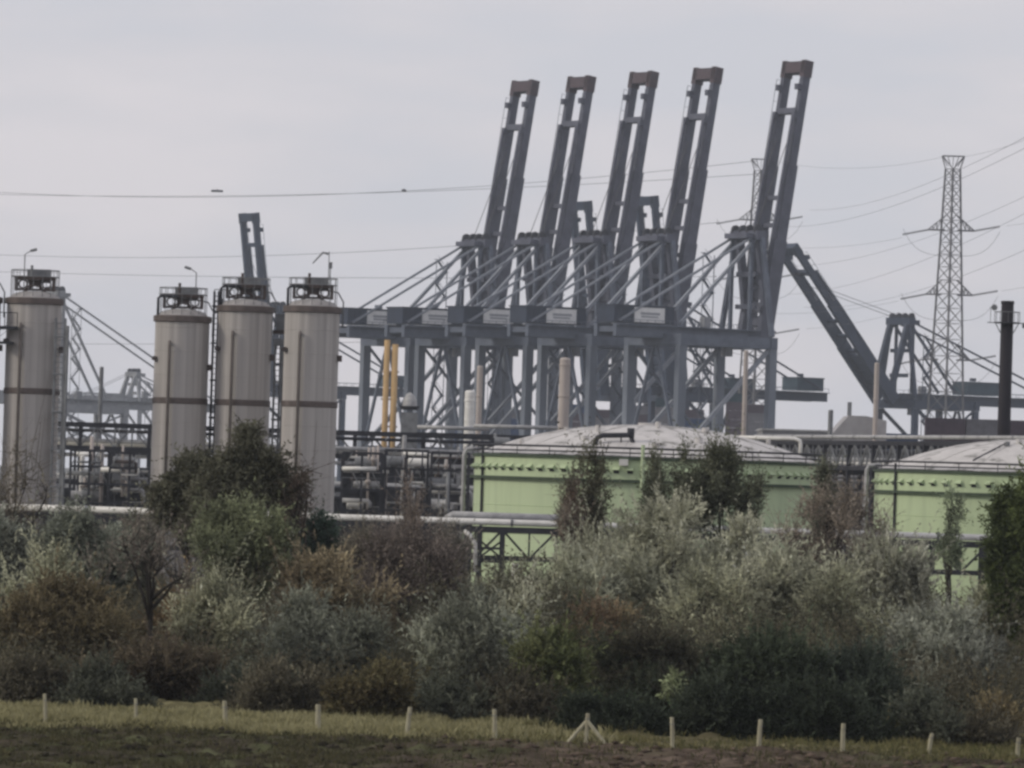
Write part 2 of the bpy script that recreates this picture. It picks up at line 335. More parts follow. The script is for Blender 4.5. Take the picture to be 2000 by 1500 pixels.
# ------------------------------------------------------------------ container cranes
A_ROT = math.atan2(.58, .81)
def make_crane(name, label, group, g=29, q=10.75, zg=46.5, za=72.5, L=72, ang=81, rear=-45, hx=(-45, -26), yb=4, paint=None, boompaint=None, house=None,
               sign=True, tip=None, leg=2.3, k=1.0, hinge=3):
    P = paint; B = boompaint; LP = LEGST if P is STEEL else P; SP = STEELL if P is STEEL else P; t = empty(name, label, 'crane', group=group)
    for x in (0, -g):
        for y in (-q, q):
            ob = MB().bar((x, y, 2.5), (x, y, zg - 3.2), leg, leg * .8, up=(0, 1, 0)).build('leg', LP, t)
            wl = MB()
            for j in range(4): wl.path([(x - .35, y + (j - 1.5) * 1.3, .55), (x + .35, y + (j - 1.5) * 1.3, .55)], .55, 10)
            wl.box((x, y, 1.6), (1.0, 5.4, 1.7)).build('bogie', DARKST, t)
    for x in (0, -g):
        MB().bar((x, -q - 1.2, zg - 1.7), (x, q + 1.2, zg - 1.7), 2.0 * k, 3.0 * k).build('cross_beam', P, t)
        MB().bar((x, -q + 1.2, 3.6), (x, q - 1.2, 3.6), 1.4 * k, 2.0 * k).build('sill_beam', P, t)
    for y in (-q, q):
        MB().bar((-g + 1.0, y, zg - 1.7), (-1.0, y, zg - 1.7), 1.5 * k, 2.8 * k).build('side_beam', P, t)
        MB().bar((-g + 1.2, y, 15), (-1.2, y, 15), 1.3 * k, 2.4 * k).build('portal_beam', P, t)
        MB().bar((-1, y, zg - 3.4), (-g + 1, y, 16.5), .9 * k, 1.0 * k).build('brace', SP, t)
        if y > 0: MB().bar((-g + 1, y, zg - 3.4), (-1, y, 16.5), .6 * k, .6 * k).build('brace', P, t)
        # apex legs and ties
        MB().bar((0, y * .5, za - .6), (0, y, zg), 1.1 * k, 1.2 * k).build('apex_leg', P, t)
        s = 1 if y > 0 else -1; yy = s * yb
        MB().bar((-.8, yy, za - .6), (-g + 4.5, yy, zg + 2.4), .75 * k, .8 * k).build('back_tie', SP, t)
        MB().bar((-1.2, yy, za), (rear + 1.5, yy, zg + 2.6), .5 * k, .55 * k).build('back_stay', SP, t)
        MB().bar((-2.2, yy, za - 1), (-2.2, yy, zg + 1.8), .8 * k, .9 * k).build('mast_post', P, t)
        MB().bar((rear, yy, zg + .2), (2.2, yy, zg + .2), 1.3 * k, 3.2 * k).build('girder', P, t)
    # k-braces between landside legs
    for s in (-1, 1): MB().bar((-g, s * (q - 1), 17), (-g, s * .6, zg - 3.4), .7 * k, .7 * k).build('brace', P, t)
    ap = MB().bar((-.4, -yb - 1.6, za), (-.4, yb + 1.6, za), 3.0 * k, 2.4 * k); ap.box((-3.2, 0, za - .2), (2.6, 2 * yb + 1, 1.3)); ap.build('apex_beam', B, t)
    for y in (-yb, yb): MB().bar((hinge + .5, y * 1.02, zg + 2), (.2, y * 1.02, za - 1), 1.5 * k, 1.9 * k).build('front_mast', B, t)
    for zz_ in (.3, .62): MB().bar((-.3, -yb, zg + (za - zg) * zz_), (-.3, yb, zg + (za - zg) * zz_), .9, 1.2).build('mast_tie', B, t)
    for y in (-yb - .6, -yb * .35, yb * .35, yb + .6):
        MB().path([(-.9, y - .35, za + 1.5), (-.9, y + .35, za + 1.5)], 1.25 * k, 12).build('sheave', DARKST, t)
    rl = MB()
    for y in (-yb - 1.2, yb + 1.2):
        rl.bar((rear, y, zg + 2.9), (0, y, zg + 2.9), .12, .12)
        for j in range(20): rl.bar((rear * j / 19, y, zg + 1.6), (rear * j / 19, y, zg + 2.9), .1)
    rl.build('handrail', P, t)
    wk = MB()
    for y in (-yb - 1.3, yb + 1.3): wk.box(((rear) / 2, y, zg + 1.5), (-rear, 1.3, .18))
    wk.build('walkway', P, t)
    tie = MB()
    for j in range(6): tie.bar((rear + 1 + j * (-rear - 1) / 5.2, -yb + .7, zg + .4), (rear + 1 + j * (-rear - 1) / 5.2, yb - .7, zg + .4), .8, 1.4)
    tie.build('girder_tie', P, t)
    # machinery house
    hl = hx[1] - hx[0]; hc = (hx[0] + hx[1]) / 2; hh = 4.2 * k
    hb = MB().box((hc, 0, zg + 2.1 + hh / 2), (hl, 2 * yb - .6, hh)); hb.box((hc, 0, zg + 2.1 + hh + .15), (hl + .5, 2 * yb, .3))
    for j in range(int(hl / 1.6)): hb.box((hx[0] + .8 + j * 1.6, -yb + .26, zg + 2.1 + hh / 2), (.12, .1, hh - .1))
    ho = hb.build('machinery_house', house, t)
    MB().box((hc + hl * .2, yb * .3, zg + 2.5 + hh + .6), (1.6, 1.4, 1.0)).build('roof_unit', P, ho)
    if sign:
        x0, x1 = hx[0] + 6.2, hx[0] + 15.7
        so_ = MB().box(((x0 + x1) / 2, -yb + .10, zg + 2.1 + hh / 2), (x1 - x0, .16, hh - .5)).build('sign_panel', PANELW, ho)
        for j, (a, b, z) in enumerate(((.2, .84, .35), (.22, .78, -.45))):
            pr = MB().box((x0 + (a + b) / 2 * (x1 - x0), -yb - .01, zg + 2.1 + hh / 2 + z), ((b - a) * (x1 - x0), .04, .62 if j == 0 else .42)); pr.build('lettering_band', PANELG, ho)
    # boom pivot at (3, +-yb, zg+.5)
    an = R(ang); dv = Vector((math.cos(an), 0, math.sin(an))); nv = Vector((-math.sin(an), 0, math.cos(an))); H0 = Vector((hinge, 0, zg + .6))
    at_ = lambda s_, y, o=0: H0 + dv * (s_ * L) + nv * o + Vector((0, y, 0))
    for y in (-yb, yb):
        b = MB().bar(at_(-.03, y, .2), at_(.345, y, .2), 1.8 * k, 4.0 * k, up=nv); b.bar(at_(.3455, y), at_(.62, y), 1.5 * k, 3.1 * k, up=nv); b.bar(at_(.6205, y), at_(.97, y), 1.35 * k, 2.3 * k, up=nv)
        b.build('boom_girder', B, t)
        fs = MB().bar(at_(.80, y, 2.0 * k), at_(.36, y, 2.5 * k), .7 * k, .7 * k, up=nv); fs.bar(at_(.80, y, 1.2), at_(.80, y, 2.2 * k), 1.2, 1.6, up=dv)
        fs.bar(at_(.36, y, 1.4), at_(.36, y, 2.7 * k), .9, 1.2, up=dv); fs.bar(at_(.36, y, 2.6 * k), at_(.08, y, 2.4 * k), .6 * k, .6 * k, up=nv)
        fs.build('forestay', B, t)
        MB().box(at_(.90, y, 1.9 * k), (1.3 * k, 1.2 * k, 1.5 * k)).build('stay_bracket', B, t)
        MB().path([(-.3, y * .6, za + 1), at_(.72, y * .6, 1)], .1, 5).build('hoist_rope', CABLE, t)
    ct = MB().bar(at_(.815, -yb, .6), at_(.815, yb, .6), 1.5 * k, 1.6 * k, up=nv)
    ct.build('boom_tie', B, t)
    for s_ in (.50, .40, .30, .25, .20, .15, .10, .05): MB().bar(at_(s_, -yb + .8, .2), at_(s_, yb - .8, .2), 1.1 if s_ > .28 else 2.6, .8, up=nv).build('boom_tie', B, t)
    tp = tip or B; tf = MB().bar(at_(.975, -yb - .7), at_(.975, yb + .7), 3.0 * k, 2.7 * k, up=nv)
    for y in (-yb, yb): tf.bar(at_(.94, y), at_(1.0, y), 1.7 * k, 2.7 * k, up=nv)
    tf.build('boom_tip', tp, t)
    tr = MB()
    for y in (-yb - .8, yb + .8):
        tr.bar(at_(.02, y, 2.3), at_(.93, y, 2.3), .1, .1)
        for j in range(24): tr.bar(at_(.02 + .91 * j / 23, y, 1.3), at_(.02 + .91 * j / 23, y, 2.3), .09)
    tr.build('boom_handrail', B, t)
    dr = MB()
    for j in range(9): dr.bar(at_(.28 - .03 * j, -yb if j % 2 else yb, .4), at_(.25 - .03 * j, yb if j % 2 else -yb, .4), .25)
    dr.build('boom_bracing', B, t)
    # driver's cab and trolley, parked near the waterside leg
    tx = -9
    tr_ = MB().box((tx, 0, zg - 2.0), (5.5, 2 * yb - 1.6, .9)).build('trolley', DARKST, t)
    cb = MB().box((tx + 4.2, 1.6, zg - 3.9), (2.2, 2.0, 2.5)).build('cab', PALEST, t)
    # electrical room and stairs
    MB().box((-g * .62, -yb - 2.2, zg + 3.1), (2.2, 1.8, 2.7)).build('electrical_cabin', PALEST, t)
    st = MB(); zz = 17.0; i = 0
    while zz < za - 6:
        x0, x1 = (-3.0, -6.0) if i % 2 == 0 else (-6.0, -3.0); st.bar((x0, q + .2, zz), (x1, q + .2, zz + 3.4), .9, .22); st.box((x1 - .2 * (1 if i % 2 else -1), q + .2, zz + 3.4), (1.5, 1.4, .16))
        st.bar((x0, q - .3, zz + 1.0), (x1, q - .3, zz + 4.4), .09, .09); zz += 3.4; i += 1
    st.bar((-2.6, q + .2, 16), (-2.6, q + .2, za - 5), .18); st.bar((-6.2, q + .2, 16), (-6.2, q + .2, za - 5), .14)
    st.build('stair_tower', P, t)
    return t
TIPL = lambda zg, L, ang: Vector((3 + L * math.cos(R(ang)), 0, zg + .6 + L * math.sin(R(ang))))
def place_by_tip(t, px, py, loc, rz):
    """stand crane t on the ground so that its boom tip is where the photo shows it"""
    d = _F + _R * ((px - 1000) / F) + _U * ((750 - py) / F); s_ = (loc.z - CZ) / d.z; p = Vector((0, 0, CZ)) + d * s_
    o = Matrix.Rotation(rz, 3, 'Z') @ loc; t.location = (p.x - o.x, p.y - o.y, 0); t.rotation_euler = (0, 0, rz)
big = make_crane('container_crane', '', 'blue-grey container cranes in a row with raised booms', paint=STEEL, boompaint=BOOMST, house=BLUEP, tip=REDST)
BL = ['leftmost of the five big blue-grey container cranes, with the shortest-looking raised boom',
      'second big blue-grey container crane from the left in the row of raised booms',
      'middle one of the five big blue-grey container cranes with raised booms',
      'big container crane fourth from the left, just before the wider gap in the row',
      'rightmost and tallest-looking big container crane, standing clear of the other four']
for i, (px, py) in enumerate(((1027, 158), (1137, 150), (1259, 141), (1384, 133), (1559, 120))):
    c = big if i == 0 else copy_tree(big)
    place_by_tip(c, px, py, TIPL(46.5, 72, 81), A_ROT); c['label'] = BL[i]
tk = dict(g=25, q=9, zg=37.7, za=66, L=62, yb=4.2, paint=TEALP, boompaint=TEALP, house=TEALB, sign=False, leg=1.9, k=.95, rear=-61, hx=(-60, -49))
TG = 'dark teal container cranes across the dock'
for (px, py, lab) in ((486, 416, 'teal crane whose raised boom rises behind the second and third grey silos'),
                      (1133, 393, 'teal crane with its short boom tip showing between the second and third big booms'),
                      (1262, 383, 'teal crane with its boom tip showing between the third and fourth big booms')):
    c = make_crane('dock_crane', lab, TG, ang=82, **tk); place_by_tip(c, px, py, TIPL(37.7, 62, 82), A_ROT + math.pi)
tk2 = dict(tk); tk2.update(hx=(-40, -26), rear=-66, za=62.5, hinge=6)
c = make_crane('dock_crane', 'teal crane with its boom half lowered to the left, beside the near pylon', TG, ang=48, **tk2)
place_by_tip(c, 1534, 480, TIPL(37.7, 62, 48) + Vector((3, 0, 0)), A_ROT + math.pi)
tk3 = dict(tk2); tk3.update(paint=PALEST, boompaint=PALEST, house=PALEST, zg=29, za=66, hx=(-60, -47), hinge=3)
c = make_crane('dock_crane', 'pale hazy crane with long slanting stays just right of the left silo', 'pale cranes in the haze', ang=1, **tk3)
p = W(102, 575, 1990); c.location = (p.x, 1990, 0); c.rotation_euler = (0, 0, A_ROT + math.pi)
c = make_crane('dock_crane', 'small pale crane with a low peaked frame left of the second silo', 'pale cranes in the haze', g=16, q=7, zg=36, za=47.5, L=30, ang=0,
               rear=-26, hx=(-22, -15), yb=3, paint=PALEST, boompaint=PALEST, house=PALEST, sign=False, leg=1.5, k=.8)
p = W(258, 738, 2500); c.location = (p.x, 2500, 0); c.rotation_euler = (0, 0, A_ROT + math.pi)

# ------------------------------------------------------------------ pylons and wires
def pylon(label, px, py_top, D, arms, sc=1.0):
    base, zt = XZ(px, py_top, D); t = empty('pylon', label, 'pylon', base, R(41), 'lattice pylons of the high-voltage line')
    hb, ht = 4.4 * sc, 1.45 * sc; zn = zt - 3.6 * sc
    w = lambda z: hb + (ht - hb) * min(1, z / zn)
    sg = ((-1, -1), (1, -1), (1, 1), (-1, 1))
    for sx, sy in sg: MB().bar((sx * hb, sy * hb, 0), (sx * ht, sy * ht, zn), .42 * sc).build('leg', GALV, t)
    z = 0; lv = [0]
    while z < zn - 1: z = min(zn, z + max(3.0 * sc, w(z) * 1.55)); lv.append(z)
    br = MB()
    for z0, z1 in zip(lv[:-1], lv[1:]):
        for (a, b) in ((0, 1), (1, 2), (2, 3), (3, 0)):
            p0 = (sg[a][0] * w(z0), sg[a][1] * w(z0), z0); p1 = (sg[b][0] * w(z1), sg[b][1] * w(z1), z1)
            p2 = (sg[b][0] * w(z0), sg[b][1] * w(z0), z0); p3 = (sg[a][0] * w(z1), sg[a][1] * w(z1), z1)
            br.bar(p0, p1, .14 * sc); br.bar(p2, p3, .14 * sc); br.bar(p3, p1, .12 * sc)
    tag(br.build('bracing', GALV, t), kind='stuff')
    hd = MB(); ww = 3.1 * sc   # flared earth-wire head
    cs, sn = math.cos(-R(41)), math.sin(-R(41)); rot = lambda x, y, z: (x * cs - y * sn, x * sn + y * cs, z)
    for sx, sy in sg:
        hd.bar((sx * ht, sy * ht, zn), (*rot(sx * ww, sy * .8, 0)[:2], zt), .25 * sc)
    hd.bar(rot(-ww, -.8, zt), rot(ww, -.8, zt), .3 * sc); hd.bar(rot(-ww, .8, zt), rot(ww, .8, zt), .3 * sc)
    for j in range(5): hd.bar(rot(-ww + j * ww / 2, -.8, zt), rot(-ww * .45 + j * ww * .225, .8, zn + .8), .16)
    hd.build('head_frame', GALV, t)
    for za_ in arms:
        zz = Z(px, za_, D); wa = w(zz); sp = 6.3 * sc
        for s_ in (-1, 1):
            a = MB()
            for y in (-1.0, 1.0):
                a.bar(rot(s_ * wa * .9, y * wa * .6, zz), rot(s_ * sp, y * .5, zz), .4 * sc)
                a.bar(rot(s_ * wa * .8, y * wa * .6, zz + 4.2 * sc), rot(s_ * sp, y * .5, zz + .2), .22 * sc)
                for j in range(1, 4):
                    x = wa * .9 + (sp - wa * .9) * j / 4; h = 4.2 * sc * (1 - j / 4); a.bar(rot(s_ * x, y * .6, zz), rot(s_ * x, y * .6, zz + h), .13)
                    a.bar(rot(s_ * x, y * .6, zz + h), rot(s_ * (x + (sp - wa * .9) / 4), y * .6, zz), .13)
            a.build('crossarm', GALV, t)
        for s_, dz in ((-1, -1.6), (1, 1.5)):
            i = MB(); p0 = Vector(rot(s_ * sp, 0, zz)); p1 = Vector(rot(s_ * (sp + 7.3 * sc), 0, zz + dz * sc)); n = 14
            i.path([p0, p1], .12, 6)
            for j in range(n):
                c0 = p0.lerp(p1, (j + .5) / n); dd = (p1 - p0).normalized(); i.path([c0 - dd * .1, c0 + dd * .1], .34 * sc, 8)
            i.build('insulator', CABLE, t)
    for za_ in arms:   # jumper loops hanging under the arms
        zz = Z(px, za_, D); j = MB(); x = 13.6 * sc
        j.path([rot(-x + 2 * x * u / 16, -1.5, zz - (7.2 * sc) * (1 - (2 * u / 16 - 1) ** 4)) for u in range(17)], .05, 4); j.build('jumper', CABLE, t)
    return t
pylon('near lattice pylon standing free at the right, behind the low teal crane', 1862, 305, 1640, (450, 576, 703), 1.0)
pylon('farther lattice pylon half hidden behind the rightmost raised boom', 1487, 311, 1850, (430, 541, 650), 1.0)
def wire(label, a, b, sag=0, r=.036, n=24, grp='high-voltage wires'):
    pa, pb = W(*a), W(*b); m = MB(); pts = []
    for i in range(n + 1):
        u = i / n; p = pa.lerp(pb, u); p.z -= sag * 4 * u * (1 - u); pts.append(p - pa)
    m.path(pts, r, 5); o = m.build('power_line', CABLE, loc=pa); tag(o, label, 'power line', grp); return o
WR = [('earth wire running from the far pylon top out of the picture on the left', (-60, 372, 2500), (1478, 314, 1850), 6.5),
      ('faint wire just under the topmost one left of the far pylon', (-60, 378, 2500), (1478, 340, 1850), 3.5),
      ('wire leaving the far pylon upper arm toward the left, over the grey silos', (-60, 495, 2500), (1405, 434, 1850), 5.5),
      ('wire running level above the third silo top toward the left edge', (-60, 529, 2500), (1400, 540, 1850), 1.5),
      ('lowest faint wire crossing behind the silos and the big cranes', (-60, 670, 2500), (1400, 652, 1850), 1.5),
      ('earth wire joining the tops of the two pylons', (1495, 312, 1850), (1845, 306, 1640), 3.0),
      ('wire climbing from the far pylon upper arm past the near pylon head', (1582, 410, 1848), (2080, 225, 900), 4.0),
      ('wire climbing just above the near pylon head to the right edge', (1500, 440, 1848), (2080, 248, 850), 5.0),
      ('earth wire leaving the near pylon head to the upper right', (1882, 306, 1640), (2080, 240, 1200), 1.0),
      ('wire from the near pylon upper insulator to the right edge', (1966, 441, 1640), (2080, 415, 1400), .5),
      ('wire passing above the near pylon upper arm at the right edge', (1545, 520, 1840), (2080, 345, 1100), 4),
      ('wire passing between the upper two arms of the near pylon', (1540, 575, 1840), (2080, 375, 1050), 4),
      ('wire leading left from the near pylon upper insulator', (1530, 483, 1850), (1762, 464, 1640), 1.2),
      ('wire rising behind the half lowered teal boom to the right edge', (1570, 600, 1840), (2080, 452, 1000), 4),
      ('wire leading left from the near pylon middle insulator', (1500, 612, 1850), (1755, 588, 1640), 1.2),
      ('wire from the near pylon middle insulator to the right edge', (1956, 568, 1640), (2080, 538, 1350), .5),
      ('wire running out from the far pylon lowest arm', (1575, 642, 1848), (1756, 610, 1640), .8)]
for l, a, b, s_ in WR: wire(l, a, b, s_, .08 if a[0] < 0 else .036)
for l, px, py in (('small dark marker clipped on the topmost wire left of the cranes', 789, 372), ('long slim marker on the topmost wire above the left silos', 424, 373)):
    p = W(px, py, 2200); m = MB(); ln_ = .9 if px > 500 else 2.2
    m.path([(-ln_, 0, 0), (-ln_ * .6, 0, 0), (ln_ * .6, 0, 0), (ln_, 0, 0)], .45, 8); m.box((0, 0, .5), (.3, .3, .5))
    tag(m.build('wire_marker', CABLE, loc=p), l, 'wire marker')

# ------------------------------------------------------------------ silos
def silo(label, px, D, zt, Rr=2.18, zb=14.2, lamp=0, pipe_side=-1, elbow=True, clad=None):
    t = empty('silo', label, 'silo', G(px - 9.5, D), 0, 'tall grey storage silos')
    s_ = MB().lathe([(Rr, 5.0), (Rr, zt)], 48).build('shell', SILO, t, True)
    MB().lathe([(Rr * .55, .3), (Rr * .55, 1.6), (Rr - .05, 4.7)], 40).build('hopper', SILOTOP, t, True)
    for j in range(6):
        a = j * math.pi / 3 + .3; MB().bar((Rr * .93 * math.cos(a), Rr * .93 * math.sin(a), 0), (Rr * .93 * math.cos(a), Rr * .93 * math.sin(a), 5.0), .28).build('leg', GREYST, t)
    for z, h, o in ((zt - .18, .55, .17), (zb, .5, .06), (5.0, .35, .08)):
        MB().lathe([(Rr, z - h / 2), (Rr + o, z - h / 2 + .06), (Rr + o, z + h / 2 - .06), (Rr, z + h / 2)], 48).build('band', mat('band_brown', (.13, .105, .098), (.085, .07, .066), scale=1.2), t)
    for z in np.arange(6.8, zt - .8, 1.9):
        if abs(z - zb) > .5: MB().lathe([(Rr, z - .035), (Rr + .025, z), (Rr, z + .035)], 48).build('seam', SILO, t)
    MB().lathe([(Rr - .05, zt), (Rr - .45, zt + .4), (Rr * .42, zt + .62), (.02, zt + .66)], 40).build('roof', SILOTOP, t, True)
    zf = zt + .72                                            # brown filter frame on the roof
    f = MB(); fw, fh = 1.5, .95
    f.box((0, 0, zf + fh), (fw * 2 + .25, 1.1, .26)); f.box((0, 0, zf + .05), (fw * 2, .9, .16))
    for s2 in (-1, 1): f.box((s2 * fw, 0, zf + fh / 2), (.22, 1.0, fh + .1)); f.box((s2 * .42, 0, zf + fh / 2), (.18, .5, fh)); f.bar((s2 * .65, -.3, zt + .2), (s2 * .65, -.3, zf + .1), .16)
    for s2 in (-1, 1):
        for k in range(8):
            a0, a1 = k * math.pi / 4, (k + 1) * math.pi / 4; cx = s2 * .95; r_ = .34
            f.bar((cx + r_ * math.cos(a0), -.3, zf + .48 + r_ * math.sin(a0)), (cx + r_ * math.cos(a1), -.3, zf + .48 + r_ * math.sin(a1)), .12)
    f.box((0, -.05, zf + .55), (.9, .6, .42)); f.build('filter_frame', RUSTY, t)
    ar = MB(); ar.path([(-.85, -.5, zf - .15), (-.55, -.5, zf + .25), (0, -.5, zf + .38), (.55, -.5, zf + .25), (.85, -.5, zf - .15)], .09, 6); ar.build('arch_pipe', RUSTY, t, True)
    r_ = MB(); rr = Rr * .88; zr = zt + .9
    for k in range(16):
        a = k * math.pi / 8; r_.bar((rr * math.cos(a), rr * math.sin(a), zt + .1), (rr * math.cos(a), rr * math.sin(a), zr + 1.45), .045)
    for z in (zr + .9, zr + 1.42): r_.path([(rr * math.cos(k * math.pi / 12), rr * math.sin(k * math.pi / 12), z) for k in range(25)], .035, 5, cap=False)
    r_.build('handrail', GREYST, t)
    MB().box((.2, .9, zr + 1.0), (1.9, .08, 1.1)).build('screen_sheet', GREYST, t)
    MB().path([(-.35, .6, zt + .9), (-.35, .6, zt + 2.75)], .11, 8).build('vent_stack', RUSTY if elbow else GREYST, t)
    if elbow:
        e = MB().path([(-Rr + .22, -.7, zt + .1), (-Rr + .22, -.7, zt + 1.45), (-Rr + .42, -.7, zt + 1.62), (-.5, -.7, zt + 1.66), (-.35, -.4, zt + 1.6)], .11, 8); e.build('filling_pipe', DARKST, t, True)
        e = MB().path([(Rr - .95, .6, zt + 1.4), (Rr - .2, .6, zt + 1.25), (Rr + .25, .3, zt + .5), (Rr + .2, .9, zt - 1.5)], .06, 8); e.build('down_pipe', GREYST, t, True)
    e = MB().path([(-.85, -Rr + .12, zt - 2.2), (-.85, -Rr - .14, zt - 2.05), (-.85, -Rr - .16, zt - 2.4), (-.85, -Rr - .16, 4.5)], .13, 8); e.build('front_pipe', mat('pipe_dull_brown', (.16, .14, .13)), t, True)
    e = MB().box((-Rr + .12, -.9, zt - 3.4), (.5, .5, .28)); e.path([(-Rr + .1, -.95, zt - 3.4), (-Rr + .1, -1.3, zt - 3.4)], .2, 8); e.build('inspection_hatch', RUSTY, t)
    e = MB().box((Rr + .12, -.5, zt - 4.0), (.35, .4, .5)); e.build('bracket', RUSTY, t)
    if lamp:
        x = lamp * .95; l = MB().path([(x, .6, zt + .6), (x, .6, zt + 3.6), (x - .5 * lamp, .6, zt + 3.95)], .05, 6)
        l.path([(x - .45 * lamp, .6, zt + 3.9), (x - .95 * lamp, .6, zt + 4.05)], .13, 6); l.build('lamp_post', GREYST, t)
    return t
silo('leftmost grey silo cut off by the left edge of the picture', -52, 470, 22.0, lamp=0)
s1 = silo('grey silo standing alone left of the gap with the pale cranes', 67, 470, 22.0, Rr=2.2, lamp=-1, elbow=False, zb=14.6)
silo('shortest grey silo, first of the group of three', 357, 470, 20.95, lamp=1)
silo('middle grey silo of the three, in front of the raised teal boom', 479, 470, 21.9, lamp=0)
silo('rightmost grey silo, next to the big crane stays', 610, 465, 21.9, lamp=0)
# tall wind-vane mast on the right silo
b_, z_ = XZ(641, 560, 465)
m = MB().path([(0, 0, 22.6), (0, 0, 26.4)], .04, 6); m.path([(-.05, 0, 26.2), (-.5, 0, 26.3), (-1.3, 0, 25.4)], .13, 6, .05); m.path([(.12, 0, 22.6), (.12, 0, 25.4)], .05, 6); m.box((.12, 0, 25.3), (.3, .3, .5))
tag(m.build('wind_vane_mast', GREYST, loc=(b_.x, 465, 0)), 'thin mast with a drooping windsock on the rightmost silo', 'mast')
# ladder towers beside silos
def ladder_tower(label, px, D, z0, z1, w=.75, mt=None):
    t = empty('ladder_tower', label, 'ladder', G(px - 7, D), 0, 'ladders and risers beside the silos'); mt = mt or GREYST
    for x in (-w / 2, w / 2):
        MB().bar((x, 0, z0), (x, 0, z1), .16).build('stile', mt, t); MB().bar((x, .8, z0), (x, .8, z1), .14).build('stile', mt, t)
    rg = MB()
    for z in np.arange(z0 + .3, z1, .45): rg.bar((-w / 2, 0, z), (w / 2, 0, z), .06)
    for z in np.arange(z0 + 1, z1, 3.0): rg.box((0, .4, z), (w + .3, 1.1, .12))
    tag(rg.build('rungs', mt, t), kind='stuff')
    MB().path([(w / 2 + .25, -.1, z0), (w / 2 + .25, -.1, z1 - .6)], .12, 8).build('riser_pipe', mt, t)
    return t
ladder_tower('grey ladder tower up the right side of the lone left silo', 116, 467.5, 0, 20.5)
ladder_tower('dark riser between the first and second silo of the three', 419, 473, 0, 23.2, .35, DARKST)
ladder_tower('riser tower between the second and third silo of the three', 542, 473, 0, 19.4, .45, GREYST)
t = empty('link_platform', 'dark railed platform bridging the two left silos at the picture edge', 'platform', G(2, 468)); 
MB().box((0, 0, 19.6), (2.0, 1.6, .25)).build('deck', DARKST, t); MB().box((0, 0, 18.4), (1.4, 1.2, .2)).build('deck', DARKST, t)
r_ = MB(); 
for x in (-1, 0, 1): r_.bar((x, -.8, 19.6), (x, -.8, 20.8), .07)
r_.bar((-1, -.8, 20.8), (1, -.8, 20.8), .07); r_.build('handrail', DARKST, t)
t = empty('link_platform', 'rust-brown platform linking the second and third silos near the top', 'platform', G(543, 471))
MB().box((0, 0, 20.0), (1.5, 1.4, .3)).build('deck', RUSTY, t); MB().box((0, .3, 20.8), (1.0, .8, 1.3)).build('cabinet', GREYST, t); MB().box((0, 0, 19.2), (1.3, 1.2, .5)).build('beam', GREYST, t)
t = empty('link_platform', 'railed platform behind the first and second silos', 'platform', G(428, 476))
MB().box((0, 0, 21.6), (1.6, 1.6, .2)).build('deck', GREYST, t); r_ = MB()
for x in (-.8, -.4, 0, .4, .8): r_.bar((x, -.8, 21.6), (x, -.8, 23.4), .06)
for z in (22.5, 23.4): r_.bar((-.8, -.8, z), (.8, -.8, z), .07)
r_.build('handrail', GREYST, t)

